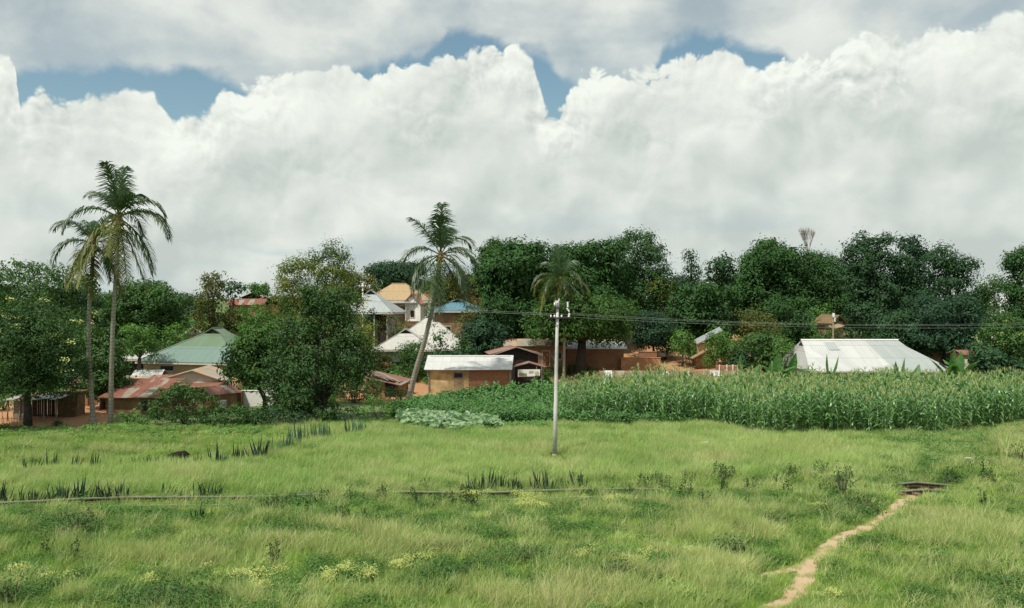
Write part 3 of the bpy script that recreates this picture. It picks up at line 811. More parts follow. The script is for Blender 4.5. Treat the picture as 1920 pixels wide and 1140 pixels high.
def hip_roof(root, W, D, z, rise, over, gab, run, mat, ridge_mat=None, back=True, gablet_mat='darkwood', name='roof'):
    """ridge runs along local y; a small vertical gablet at the front and back ends"""
    w, d = W / 2 + over, D / 2 + over; t = 1 - gab; xt = w * gab; yf = -(d - run); yb = d - run
    zt = z + rise * t; zr = z + rise; b = MB()
    sf = math.hypot(run, rise * t); ss = math.hypot(w, rise)
    b.poly([(-w, -d, z), (w, -d, z), (xt, yf, zt), (-xt, yf, zt)], 0, [(-w, 0), (w, 0), (xt, sf), (-xt, sf)])
    b.poly([(w, -d, z), (w, d, z), (xt, yb, zt), (0, yb, zr), (0, yf, zr), (xt, yf, zt)], 0, [(-d, 0), (d, 0), (yb, ss * t), (yb, ss), (yf, ss), (yf, ss * t)])
    b.poly([(w, d, z), (-w, d, z), (-xt, yb, zt), (xt, yb, zt)], 0, [(-w, 0), (w, 0), (xt, sf), (-xt, sf)])
    b.poly([(-w, d, z), (-w, -d, z), (-xt, yf, zt), (0, yf, zr), (0, yb, zr), (-xt, yb, zt)], 0, [(-d, 0), (d, 0), (-yf, ss * t), (-yf, ss), (-yb, ss), (-yb, ss * t)])
    r = solid(b.build(name, M[mat], root))
    for y, s in ((yf + 0.12, 1), (yb - 0.12, -1)):
        g = MB(); g.poly([(-xt * s, y, zt), (xt * s, y, zt), (0, y, zr - .04)])
        if gab > .05: g.build('gable_vent', M[gablet_mat], r)
    c = MB()
    rw = 0.10
    c.tube([(0, yf, zr + .02), (0, yb, zr + .02)], rw, 6)
    for sx in (-1, 1): c.tube([(sx * w, -d, z + .02), (sx * xt, yf, zt + .02)], rw * .6, 5); c.tube([(sx * xt, yf, zt + .02), (0, yf, zr + .02)], rw * .6, 5)
    c.build('ridge_cap', M[ridge_mat or mat], r)
    f = MB()
    for (p, q) in (((-w, -d), (w, -d)), ((w, -d), (w, d)), ((w, d), (-w, d)), ((-w, d), (-w, -d))):
        L = math.hypot(q[0] - p[0], q[1] - p[1]); a = math.atan2(q[1] - p[1], q[0] - p[0])
        f.box(((p[0] + q[0]) / 2, (p[1] + q[1]) / 2, z - .12), (L, .04, .14), rz=a)
    f.build('fascia', M['fascia'], r)
    return r
def gable_roof(root, W, D, z, rise, over, mat, along='y', off=0.0, name='roof', gable=None, asym=0.0):
    """pitched roof, ridge along local y (gable to the viewer) or x"""
    b = MB(); G = []
    if along == 'y':
        w, d = W / 2 + over, D / 2 + over; s = math.hypot(w, rise); dz = rise * over / w
        b.poly([(w, -d, z - dz), (w, d, z - dz), (asym, d, z + rise), (asym, -d, z + rise)], 0, [(0, 0), (2 * d, 0), (2 * d, s), (0, s)])
        b.poly([(-w, d, z - dz), (-w, -d, z - dz), (asym, -d, z + rise), (asym, d, z + rise)], 0, [(0, 0), (2 * d, 0), (2 * d, s), (0, s)])
        for y in (-D / 2, D / 2): G.append([(-W / 2, y, z), (W / 2, y, z), (asym, y, z + rise * .96)])
    else:
        w, d = W / 2 + over, D / 2 + over; s = math.hypot(d, rise); dz = rise * over / d
        b.poly([(-w, -d, z - dz), (w, -d, z - dz), (w, asym, z + rise), (-w, asym, z + rise)], 0, [(0, 0), (2 * w, 0), (2 * w, s), (0, s)])
        b.poly([(w, d, z - dz), (-w, d, z - dz), (-w, asym, z + rise), (w, asym, z + rise)], 0, [(0, 0), (2 * w, 0), (2 * w, s), (0, s)])
        for x in (-W / 2, W / 2): G.append([(x, -D / 2, z), (x, D / 2, z), (x, asym, z + rise * .96)])
    r = solid(b.build(name, M[mat], root)); 
    if gable:
        for q in G: g = MB(); g.poly(q); g.build('gable', M[gable], root)
    return r
def house(name, label, cx, Y, W, D, eave, ridge, rot=0, cat='house', z0=None):
    """returns root and the wall and ridge heights read off the photo rows of eave (front) and ridge (centre)"""
    x = gx(cx, Y); gz = Hs(x, Y) if z0 is None else z0
    root = empty(name, (x, Y, gz), R(rot), label, cat)
    Yf = Y - D / 2
    he = CAMH - (eave - HOR) / F * Yf - gz; hr = CAMH - (ridge - HOR) / F * Y - gz
    return root, he, hr

# green roofed house on the left
r, he, hr = house('village_house', 'ochre plastered house with a large green metal hip roof', 408, 90, 11.2, 10.4, 680, 615, -14)
walls(r, 10.3, 9.4, he, 'ochre')
hip_roof(r, 10.3, 9.4, he, hr - he, 0.55, 0.17, 4.3, 'tin_green')
opening(r, -2.5, he - 0.62, 1.45, 0.45, -4.7); opening(r, 2.2, he - 0.62, 1.3, 0.5, -4.7); opening(r, -1.5, he - 0.9, 0.9, 0.9, -5.15, rz=R(-90))
# beige gable building in front of it
r, he, hr = house('gabled_outhouse', 'small outhouse with a beige plaster gable and rust patched roof before the green roofed house', 370, 77, 4.8, 5.5, 711, 689, 6, 'outhouse')
walls(r, 4.8, 5.5, he, 'cream'); gable_roof(r, 4.8, 5.5, he, hr - he, 0.35, 'tin_pale', 'y', gable='cream', asym=0.3)
opening(r, 1.2, he * 0.5, 0.8, 1.6, -2.75, 'door')
# rust roofed huts
r, he, hr = house('mud_hut', 'low brown mud hut under a red rusty lean-to roof', 268, 71, 4.4, 4.2, 744, 722, 2, 'hut')
walls(r, 4.2, 3.8, he, 'mud')
b = MB(); zz = [he - .02, hr + .25]
b.poly([(-2.7, -2.3, he - .05), (2.3, -2.3, he - .05), (2.7, 2.1, hr + .35), (-1.6, 2.1, hr + .35)], 0, [(0, 0), (5, 0), (5, 4.6), (1, 4.6)])
solid(b.build('roof', M['tin_redrust'], r)); opening(r, 0.9, he * .5, 0.55, 0.8, -1.9, fr='greywood')
r, he, hr = house('mud_hut', 'long mud hut with brown rust streaked roof behind the low mud hut', 345, 75, 6.6, 3.6, 727, 713, -3, 'hut')
walls(r, 6.3, 3.4, he, 'mud')
b = MB(); b.poly([(-3.5, -2.2, he - .05), (3.6, -2.2, he + .12), (3.6, 2.0, hr + .3), (-3.5, 2.0, hr + .3)], 0, [(0, 0), (7, 0), (7, 4.4), (0, 4.4)])
solid(b.build('roof', M['tin_rust'], r)); opening(r, 1.2, he * .5, 0.7, 1.4, -1.7, 'door')
r, he, hr = house('lean_to_shed', 'leaning tin flap shed with red mud side at the right end of the rusty roofs', 412, 72, 1.8, 2.6, 737, 722, -35, 'shed')
walls(r, 1.3, 2.4, he, 'redmud'); gable_roof(r, 1.3, 2.4, he, .45, .3, 'tin_brown', 'y', gable='darkwood', asym=-.3)
r, he, hr = house('tin_roofed_shed', 'small shed with a light rusty sheet roof beside the green roofed house', 272, 80, 3.2, 2.6, 713, 706, 5, 'shed')
walls(r, 3.0, 2.4, he, 'mud'); gable_roof(r, 3.0, 2.4, he, hr - he + .1, .25, 'tin_pale', 'x')
r, he, hr = house('tin_roofed_shed', 'small shed with a clean white sheet roof close to the ochre wall', 281, 84, 2.4, 2.4, 703, 696, 8, 'shed')
walls(r, 2.2, 2.2, he, 'mud'); gable_roof(r, 2.2, 2.2, he, hr - he + .15, .25, 'tin_white', 'x')
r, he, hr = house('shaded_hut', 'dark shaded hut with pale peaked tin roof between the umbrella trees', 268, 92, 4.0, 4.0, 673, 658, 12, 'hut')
walls(r, 3.7, 3.7, he, 'darkwood'); hip_roof(r, 3.7, 3.7, he, hr - he, .5, .25, 1.6, 'tin_warm')  # dark wall colour stands in for the shade under this roof
r, he, hr = house('shaded_hut', 'yellowish tin roofed hut glimpsed above the peaked tin roof', 292, 100, 3.6, 3.4, 655, 643, -8, 'hut')
walls(r, 3.4, 3.2, he, 'cream'); gable_roof(r, 3.4, 3.2, he, hr - he, .4, 'tin_pale', 'x')
r, he, hr = house('far_house', 'small house with a pale pink roof right above the green roof', 362, 112, 2.4, 3, 627, 613, 20, 'house')
walls(r, 2.2, 2.8, he, 'redmud'); gable_roof(r, 2.2, 2.8, he, hr - he, .3, 'tin_pale', 'y', gable='white')
r, he, hr = house('far_house', 'small house with tan tin roof showing behind the left palm trunk', 152, 105, 2.6, 3, 606, 596, 25, 'house')
walls(r, 2.3, 2.8, he, 'redmud'); gable_roof(r, 2.3, 2.8, he, hr - he, .3, 'tin_orange', 'x')
# left yard
r, he, hr = house('brick_hut', 'brick and mud hut with a plank door between the two left palm trunks', 190, 76, 4.0, 3.2, 722, 712, 0, 'hut')
walls(r, 3.8, 3.0, he, 'brownbrick'); gable_roof(r, 3.8, 3.0, he, .3, .35, 'tin_brown', 'x')
opening(r, 0.1, he * .46, .75, 1.5, -1.5, 'door'); opening(r, -0.85, he * .5, .45, 1.3, -1.5)
for x in (-.45, .75):
    b = MB(); b.box((x, -1.62, he * .46), (.22, .22, he * .92)); b.build('pier', M['brick'], r)
r, he, hr = house('open_shelter', 'dark open pole shelter roofed with ragged white tin at the far left', 74, 66.5, 3.8, 2.4, 748, 741, 0, 'shelter')
b = MB(); rs = random.Random(3)
for i in range(26):
    x = -1.9 + i * 0.152; b.box((x, 1.1 + rs.random() * .05, he / 2), (.12, .05, he + .1), rz=rs.random() * .3)
b.build('back_wall', M['darkwood'], r)
for i in range(5):
    b = MB(); x = -1.8 + i * .9; b.tube([(x, -1.1, -.3), (x + rs.random() * .1, -1.1, he)], [.05, .045], 7); b.build('post', M['greywood'], r)
b = MB(); b.box((-0.9, -1.02, he * .45), (.9, .06, he * .9)); b.build('board_panel', M['greywood'], r)
for i, (x, w, dz) in enumerate(((-1.45, .9, 0), (-.6, .9, .05), (.3, .9, .02), (1.1, .85, .09), (1.8, .6, .04))):
    b = MB(); b.box((x, 0, he + .06 + dz), (w, 3.0, .03), M=Matrix.Rotation(.07, 4, 'X') @ Matrix.Rotation((i % 3 - 1) * .05, 4, 'Y')); b.build('roof_sheet', M['tin_white' if i != 1 else 'thatch'], r)
r, he, hr = house('wattle_store', 'brown wattle and stick store block beside the open shelter', 134, 68, 1.5, 1.6, 738, 734, 0, 'store')
b = MB()
for i in range(60):
    x = -.7 + rs.random() * 1.4; y = -.8 + rs.random() * .2; b.tube([(x, y, -.2), (x + rs.uniform(-.15, .15), y, he * rs.uniform(.9, 1.1))], .025, 4)
for i in range(14): b.tube([(-.75, -.83, he * (i + .3) / 14), (.75, -.83, he * (i + .3) / 14 + rs.uniform(-.05, .05))], .022, 4)
b.box((0, 0, he / 2), (1.45, 1.3, he)); b.build('wattle', M['thatch'], r)
b = MB(); b.box((0, 0, he + .06), (1.8, 1.9, .12)); b.build('roof', M['thatch'], r)
r, he, hr = house('white_house', 'white walled house glimpsed between the yellow flowering tree and the palm trunk', 150, 92, 2.0, 2.4, 697, 690, 0, 'house')
walls(r, 2.2, 2.4, he, 'white'); gable_roof(r, 2.2, 2.4, he, .5, .15, 'tin_white', 'x')
# pale wall and steps by the mango
def wallthing(name, label, px0, px1, top, Y, mat, th=.25, cat='wall', zb=None):
    x0, x1 = gx(px0, Y), gx(px1, Y); gz = Hs((x0 + x1) / 2, Y); zt = CAMH - (top - HOR) / F * Y - gz
    root = empty(name, ((x0 + x1) / 2, Y, gz), 0, label, cat)
    b = MB(); n = 14; w = x1 - x0; rs = random.Random(int(px0))
    for i in range(n):
        hh = zt * (1 + rs.uniform(-.03, .02)); b.box((-w / 2 + w * (i + .5) / n, 0, hh / 2 - .2), (w / n + .002 * (i % 2), th + .004 * (i % 2), hh + .4))
    b.build('wall', M[mat], root); b = MB(); b.box((0, 0, zt + .03), (w + .1, th + .08, .05)); b.build('coping', M[mat], root); return root
wallthing('garden_wall', 'pale cement wall behind the round mango and its neighbour', 453, 516, 733, 74, 'white')
wallthing('brick_wall', 'short stepped brown brick wall left of the pale cement wall', 427, 454, 734, 73.5, 'brownbrick', .6)
wallthing('brick_wall', 'low sunlit brick wall right of the long shaded brick building', 1164, 1238, 671, 100, 'orangebrick', .4)
wallthing('rubble_wall', 'broken red brick wall stub behind the low sunlit brick wall', 1198, 1231, 660, 104, 'brick', .5)
wallthing('earth_bank', 'orange earth bank under the dark central tree', 640, 700, 748, 80, 'redmud', 1.6, 'earth bank')
wallthing('earth_bank', 'orange earth bank right of the big white roof', 1708, 1758, 657, 99, 'redmud', 1.6, 'earth bank')
wallthing('terrace_wall', 'tan stone terrace wall below the tan roofed hill house', 745, 822, 603, 118, 'mud', 1.0)
wallthing('terrace_wall', 'orange earth terrace behind the blue roofed house', 865, 912, 556, 140, 'redmud', 1.0)
# white pyramid roof house
r, he, hr = house('village_house', 'grey house with a tall white pyramid roof and lower front wing behind the leaning palm', 806, 111, 9.6, 9.6, 655, 590, 0)
walls(r, 9.6, 8.6, he, 'greywall'); hip_roof(r, 9.9, 8.6, he, hr - he, .5, .10, 4.2, 'tin_warm')
wz = CAMH - (656 - HOR) / F * 103 - Hs(gx(806, 111), 111); wr = CAMH - (617 - HOR) / F * 106 - Hs(gx(806, 111), 111)
sub = bpy.data.objects.new('front_wing', None); COL.objects.link(sub); sub.parent = r; sub.location = (gx(762, 106) - gx(806, 111), -4.6, 0)
b = MB(); b.box((0, 0, (wz - .8) / 2), (6.3, 5.6, wz + .8)); b.build('wing_wall', M['greywall'], sub)
rr = hip_roof(sub, 6.3, 5.6, wz, wr - wz, .55, .22, 2.3, 'tin_warm', name='wing_roof')
for c in list(sub.children): c.parent = r; c.location = Vector(sub.location)
bpy.data.objects.remove(sub)
ox = gx(762, 106) - gx(806, 111)
opening(r, ox + .95, wz - 1.5, 1.5, 1.9, -7.4); opening(r, ox - 2.0, wz - 1.1, .9, .8, -7.4)
b = MB(); b.box((ox - 2.1, -7.46, wz - 2.2), (1.5, .1, 1.3)); b.build('brick_infill', M['orangebrick'], r)
# shack under it
r, he, hr = house('mud_shack', 'low mud shack with loose ridged tin sheets at the foot of the leaning palm', 728, 83, 3.4, 3.2, 716, 700, -12, 'shack')
walls(r, 3.0, 2.8, he, 'mud'); wl = MB(); wl.box((-.6, -1.42, he * .45), (1.6, .08, he * .9)); wl.build('mud_patch', M['redmud'], r)
b = MB(); b.poly([(-1.9, -1.9, he + .45), (1.9, -1.9, he - .25), (1.9, 1.6, he + .0), (-1.9, 1.6, he + .75)], 0, [(0, 0), (3.8, 0), (3.8, 3.5), (0, 3.5)]); solid(b.build('roof', M['tin_brown'], r))
for i, (dx, dz, l) in enumerate(((-.6, .62, 2.6), (-.1, .53, 2.5), (.35, .42, 2.3), (.6, .30, 1.8), (-1.2, -.25, 1.3))):
    b = MB(); b.box((dx, -1.4 + i * .25, he + dz), (l, .7, .04), M=Matrix.Rotation(.40, 4, 'Y') @ Matrix.Rotation(-.15, 4, 'X')); b.build('roof_sheet', M['tin_white' if i % 2 == 0 else 'tin_pale'], r)
b = MB(); b.box((.75, -1.46, he / 2), (.9, .1, he)); b.build('door', M['darkwood'], r)
# long shed
r, he, hr = house('long_shed', 'long low shed with bright white tin roof, half yellow mud and half red brick wall', 881, 86.5, 8.1, 3.6, 693, 680, 0, 'shed')
w0 = gx(803, 84.7) - gx(881, 86.5); w1 = gx(878, 84.7) - gx(881, 86.5); w2 = gx(959, 84.7) - gx(881, 86.5)
b = MB(); b.box(((w0 + w1) / 2, 0, he / 2 - .4), (w1 - w0, 3.4, he + .8)); b.build('mud_wall', M['yellowmud'], r)
b = MB(); b.box(((w1 + w2) / 2, .03, he / 2 - .4), (w2 - w1, 3.4, he + .8)); b.build('brick_wall', M['brick'], r)
b = MB(); rs = random.Random(8)
for k in range(13): b.box((w1, -1.70, he * (k + .5) / 13), (.14 + .1 * (k % 2), .08, he / 26)); 
b.build('quoin', M['yellowmud'], r)
for x, w in ((w2 - .12, .2), (w0 + .05, .12)):
    b = MB(); b.box((x, -1.74, he / 2), (w, .12, he)); b.build('corner_post', M['greywood'], r)
opening(r, w1 - .95, he - .55, .78, .42, -1.7, fr='greywood'); 
b = MB(); b.box((w1 - .95, -1.73, he - 1.55), (.86, .06, 1.4)); b.build('door', M['bamboo'], r)
ex0 = gx(788 + 7, 84.5) - gx(881, 86.5); ex1 = gx(960, 84.5) - gx(881, 86.5); zf = he + .02; zb = CAMH - (666 - HOR) / F * 88.6 - r.location.z
b = MB(); bx0 = gx(802, 88.6) - gx(881, 86.5); bx1 = gx(963, 88.6) - gx(881, 86.5)
b.poly([(ex0, -2.1, zf), (ex0 + 1.7, -2.15, zf - .02), (ex1, -2.1, zf), (bx1, 2.1, zb), (bx0, 2.1, zb)], 0, [(0, 0), (1.7, 0), (8.3, 0), (8.3, 4.3), (0, 4.3)])
solid(b.build('roof', M['tin_white'], r))
b = MB(); b.poly([(w0, -1.7, he - .1), (w0, 1.7, he - .1), (w0, 1.7, zb - .1)]); b.poly([(w2, -1.7, he - .1), (w2, 1.7, zb - .1), (w2, 1.7, he - .1)]); b.box((0, 1.66, (he + zb) / 2 - .1), (w2 - w0, .08, zb - he)); b.build('end_gable', M['darkwood'], r)
# dark gable hut behind
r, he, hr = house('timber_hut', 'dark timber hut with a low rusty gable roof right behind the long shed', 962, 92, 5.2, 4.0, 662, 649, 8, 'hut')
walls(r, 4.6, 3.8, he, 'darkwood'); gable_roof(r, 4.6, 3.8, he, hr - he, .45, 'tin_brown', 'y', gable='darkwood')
for x in (-2.7, 2.7):
    b = MB(); b.tube([(x, -2.5, he - .25), (0, -2.5, hr + .03)], .05, 5); b.build('barge_board', M['greywood'], r)
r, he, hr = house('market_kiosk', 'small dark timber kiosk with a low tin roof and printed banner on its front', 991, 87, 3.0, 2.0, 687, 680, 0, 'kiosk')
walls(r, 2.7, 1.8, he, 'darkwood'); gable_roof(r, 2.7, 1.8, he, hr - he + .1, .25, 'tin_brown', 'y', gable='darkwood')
for x in (.75, 1.25):
    b = MB(); b.tube([(x, -1.2, -.3), (x, -1.2, he)], .05, 6); b.build('post', M['greywood'], r)
kx, kz = r.location.x, r.location.z
bn = empty('printed_banner', (gx(992, 85.6), 85.6, Hs(gx(992, 85.6), 85.6)), R(0), 'pale hanging banner with green and brown picture blocks on the dark kiosk', 'banner')
gz = bn.location.z; zt = CAMH - (693 - HOR) / F * 85.6 - gz; zb = CAMH - (707 - HOR) / F * 85.6 - gz; bw = 42 / F * 85.6
b = MB(); b.poly([(-bw / 2, 0, zb), (bw / 2 - .05, 0, zb + .12), (bw / 2, 0, zt + .03), (-bw / 2, 0, zt)]); solid(b.build('cloth', M['white'], bn), .02)
M['printgreen'] = plain('print_green', (0.22, 0.25, 0.12), 0.8, 7, 0.6); M['printbrown'] = plain('print_brown', (0.45, 0.40, 0.24), 0.8, 8, 0.5)
b = MB(); hh = zt - zb
b.poly([(-bw * .45, -.03, zb + .08), (-bw * .10, -.03, zb + .10), (-bw * .10, -.03, zb + hh * .5), (-bw * .45, -.03, zb + hh * .55)], 0)
b.poly([(0, -.03, zb + hh * .55), (bw * .2, -.03, zb + hh * .6), (bw * .2, -.03, zb + hh * .85), (0, -.03, zb + hh * .85)], 1)
b.poly([(bw * .26, -.03, zb + .16), (bw * .43, -.03, zb + .2), (bw * .43, -.03, zb + hh * .75), (bw * .26, -.03, zb + hh * .75)], 1)
b.build('printed_picture', [M['printgreen'], M['printbrown']], bn)
# orange brick house behind the pole
r, he, hr = house('brick_house', 'orange brick house with a rusty roof behind the white utility pole', 1000, 102, 7.0, 5.0, 647, 635, 4)
walls(r, 6.4, 4.8, he, 'brick'); gable_roof(r, 6.4, 4.8, he, hr - he, .4, 'tin_pale', 'x')
opening(r, 1.2, he * .5, .8, 1.7, -2.4, 'door'); opening(r, 2.5, he * .6, .9, .8, -2.4)
b = MB(); 
for k in range(5): b.tube([(2.0 + k * .35, -3.5, -.2), (2.0 + k * .35, -3.5, 1.9 - .1 * k)], .035, 5)
b.tube([(1.9, -3.5, 1.0), (3.6, -3.5, .9)], .03, 5); b.tube([(1.9, -3.5, 1.7), (3.6, -3.5, 1.5)], .03, 5); b.build('stick_rail', M['bamboo'], r)
# brown brick building, white roof
r, he, hr = house('brick_building', 'long shaded brown brick building with white tin roof under the dark mango canopy', 1112, 103, 8.2, 5, 652, 636, 0, 'building')
walls(r, 6.5, 5, he, 'brownbrick'); gable_roof(r, 6.5, 5, he, hr - he, .35, 'tin_white', 'x', gable='brownbrick')
opening(r, -1.5, he * .55, .9, 1.0, -2.5, fr='greywood')
# pale tilted roof hut
r, he, hr = house('thatched_hut', 'straw walled hut with a steep tilted grey sheet roof above the round green bush', 1322, 104, 3.0, 3.0, 640, 634, 0, 'hut')
walls(r, 2.3, 2.4, he * .9, 'straw')
b = MB(); b.poly([(-1.3, -1.6, he - .3), (1.7, -1.6, he + 1.25), (2.0, 1.4, he + 1.6), (-1.0, 1.4, he + .05)], 0, [(0, 0), (3.6, 0), (3.6, 3), (0, 3)]); solid(b.build('roof', M['tin_grey'], r), .12)
b = MB(); b.box((-.9, -1.9, he * .55), (2.6, 1.4, .1), M=Matrix.Rotation(-.5, 4, 'Y')); b.build('porch_roof', M['tin_pale'], r)
for x in (-1.9, -.2): 
    b = MB(); b.tube([(x, -2.3, -.2), (x, -2.3, he * (.33 if x < -1 else .85))], .07, 6); b.build('post', M['darkwood'], r)
# low rusty roof past the maize
r, he, hr = house('rusty_roofed_store', 'long low store with a flat brown rusty roof patched with pale sheets behind the maize', 1250, 82, 12.6, 3.6, 711, 695, 0, 'store')
walls(r, 11.9, 3.0, he, 'darkwood'); gable_roof(r, 11.9, 3.2, he, hr - he, .3, 'tin_brown', 'x')
rr = hr - he
for (x, v, w, l, mt) in ((-5.45, .25, .75, 1.35, 'tin_white'), (-1.1, -.2, .8, .9, 'tin_pale'), (-.2, .45, .6, .9, 'tin_white'), (4.4, .4, .95, 1.1, 'tin_warm'), (-3.4, .3, .10, 1.3, 'tin_pale'), (1.9, .3, .12, 1.2, 'tin_pale'), (3.4, .3, .1, 1.2, 'tin_pale')):
    b = MB(); y0 = -1.6 + (v + .2) * .8; a = math.atan2(rr, 1.6 + .0)
    b.poly([(x - w / 2, y0, he + rr * (y0 + 1.6) / 1.6 + .03), (x + w / 2, y0, he + rr * (y0 + 1.6) / 1.6 + .03), (x + w / 2, min(-.02, y0 + l), he + rr * (min(-.02, y0 + l) + 1.6) / 1.6 + .03), (x - w / 2, min(-.02, y0 + l), he + rr * (min(-.02, y0 + l) + 1.6) / 1.6 + .03)], 0, [(0, 0), (w, 0), (w, l), (0, l)])
    b.build('roof_patch', M[mt], r)
r, he, hr = house('brick_pen', 'low red brick pen with white posts at the right end of the rusty roof', 1366, 90, 2.3, 1.6, 685, 682, 0, 'pen')
b = MB(); b.box((0, 0, he / 2 - .2), (2.3, 1.4, he + .2)); b.build('wall', M['brick'], r)
for x in (-1.1, -.35, .25, .75):
    b = MB(); b.box((x, -.75, he / 2), (.09, .09, he + .15)); b.build('post', M['white'], r)
# big white roofed building
r, he, hr = house('village_hall', 'large building with a bright white patched hip roof behind the maize', 1615, 84, 13.4, 9.5, 696, 638, 0, 'building')
W2 = 137.5 / F * 79; D2 = 5.0; rise = hr - he; zt = he + rise * .78
w0 = -W2; w1 = W2; xr = gx(1502, 84) - r.location.x; xr2 = gx(1684, 84) - r.location.x
b = MB(); b.box((0, 0, he / 2 - .3), (2 * W2 - 1.2, 2 * D2 - 1.4, he + .6)); b.build('wall', M['cream'], r)
M['tin_hall'] = tin('hall_tin', (0.50, 0.51, 0.49), sheets=0.10, rough=.5, metal=.05); M['tin_hall2'] = tin('hall_grey_tin', (0.37, 0.405, 0.39), sheets=0.08, rough=.5, metal=.05)
b = MB(); s = math.hypot(D2, rise); f = .82
def RP(x, t): return (x, -D2 * (1 - t), he + rise * t)
xl = lambda t: w0 + (xr - .25 - w0) * min(1, t / .82) if t < .82 else xr
xq = lambda t: w1 + (xr2 + .45 - w1) * min(1, t / .80) if t < .80 else xr2 + .2
c0, c1 = gx(1627, 84) - r.location.x - .35, gx(1627, 84) - r.location.x + .55
b.poly([RP(w0, 0), RP(c1, 0), RP(c0 + .0, 1), RP(xr, 1), RP(xr - .1, .80)], 0, [(0, 0), (6, 0), (5.5, s), (2, s), (2, s * .8)])
b.poly([RP(c1, 0), RP(w1, 0), RP(xr2 + .35, .78), RP(xr2, 1), RP(c0, 1)], 1, [(6, 0), (13, 0), (11, s * .8), (11, s), (5.5, s)])
b.poly([RP(w1, 0), (w1, D2, he), (xr2 + .35, .6, he + rise * .78), RP(xr2 + .35, .78)], 0, [(0, 0), (8, 0), (6, 3), (2, 3)])
b.poly([(w0, D2, he), RP(w0, 0), RP(xr - .1, .8), (xr - .1, .5, he + rise * .8)], 0, [(0, 0), (8, 0), (6, 3), (2, 3)])
b.poly([(w1, D2, he), (w0, D2, he), (xr - .1, .5, he + rise * .8), (xr, 0, he + rise), (xr2, 0, he + rise), (xr2 + .35, .6, he + rise * .78)], 0, [(0, 0), (12, 0), (10, 4), (9, 5), (3, 5), (2, 4)])
rf = solid(b.build('roof', [M['tin_hall'], M['tin_hall2']], r))
b = MB(); b.poly([(xr - .02, -.9, he + rise * .8), (xr - .02, .4, he + rise * .8), (xr - .02, 0, he + rise)]); b.poly([(xr2 + .2, -1, he + rise * .79), (xr2 + .2, .5, he + rise * .79), (xr2 + .05, 0, he + rise)]); b.build('gable_vent', M['darkwood'], rf)
b = MB(); b.tube([(xr, 0, he + rise + .03), (xr2, 0, he + rise + .03)], .10, 6); b.build('ridge_cap', M['white'], rf)
px_ = gx(1555, 83.4) - r.location.x
b = MB(); b.poly([(a[0], a[1], a[2] + .03) for a in (RP(px_ - .35, .66), RP(px_ + .65, .66), RP(px_ + .6, .93), RP(px_ - .4, .93))], 0, [(0, 0), (1, 0), (1, 1), (0, 1)]); b.build('roof_patch', M['tin_hall2'], rf)
b = MB(); b.poly([(a[0], a[1], a[2] + .03) for a in (RP(w1 - .85, .08), RP(w1 - .55, .06), RP(w1 - .75, .27), RP(w1 - 1.05, .24))], 0); b.build('painted_roof_hole', M['black'], rf)  # black patch on the sheet, painted for the darkness inside a hole
b = MB(); b.box((0, -D2 - .02, he - .05), (2 * W2, .05, .1)); b.build('fascia', M['fascia'], rf)
for k in range(5): opening(r, -5 + k * 2.4, he * .55, 1.0, 1.0, -D2 + .7)
# hut in the trees, orange wall houses right
r, he, hr = house('thatched_hut', 'mud hut with a ragged rusty thatch roof among the dark trees by the small pole', 1556, 99, 2.4, 2.4, 603, 590, 30, 'hut')
walls(r, 1.9, 2.0, he, 'mud'); gable_roof(r, 2.0, 2.0, he, hr - he, .35, 'thatch', 'y', gable='darkwood')
b = MB(); b.box((-.9, -1.6, he - .5), (1.5, 1.0, .08), M=Matrix.Rotation(.25, 4, 'X') @ Matrix.Rotation(-.2, 4, 'Y')); b.build('porch_roof', M['tin_pale'], r)
for k in range(6):
    b = MB(); b.box((-1.4, -1.6, .3 + k * .5), (.8, .35, .16)); b.build('step', M['yellowmud'], r)
r, he, hr = house('brick_house', 'orange brick house with a small dark window beside the yellow flowering tree on the right', 1822, 92, 3.4, 3.2, 664, 652, 0)
walls(r, 3.0, 3.0, he, 'orangebrick'); gable_roof(r, 3.0, 3.0, he, .35, .3, 'tin_brown', 'x'); opening(r, .85, he - .95, .35, .75, -1.5)
b = MB(); b.box((-1.35, -1.6, he * .42), (.5, .14, he * .85)); b.build('plaster_pier', M['cream'], r)
r, he, hr = house('far_house', 'white roofed house with a second raised roof above the yellow flowers at right', 1859, 120, 4.6, 4, 601, 588, 0)
walls(r, 4.2, 3.8, he, 'white'); gable_roof(r, 4.2, 3.8, he, .5, .3, 'tin_white', 'x')
b = MB(); b.poly([(-.2, -1, he + .45), (2.2, -1, he + .5), (2.0, 1, he + 1.2), (-.9, 1, he + 1.2)], 0, [(0, 0), (2, 0), (2, 2), (0, 2)]); solid(b.build('upper_roof', M['tin_white'], r))
b = MB(); b.poly([(-1.9, -1.5, he + .1), (.5, -1.5, he + .1), (-.9, -1.2, he + .75)]); b.build('dark_gable', M['darkwood'], r)
r, he, hr = house('far_house', 'tiny white gabled house on the skyline at the right edge', 1882, 150, 2.8, 4, 571, 556, 25)
walls(r, 2.4, 3.6, he, 'white'); gable_roof(r, 2.4, 3.6, he, hr - he, .3, 'tin_white', 'y', gable='white')
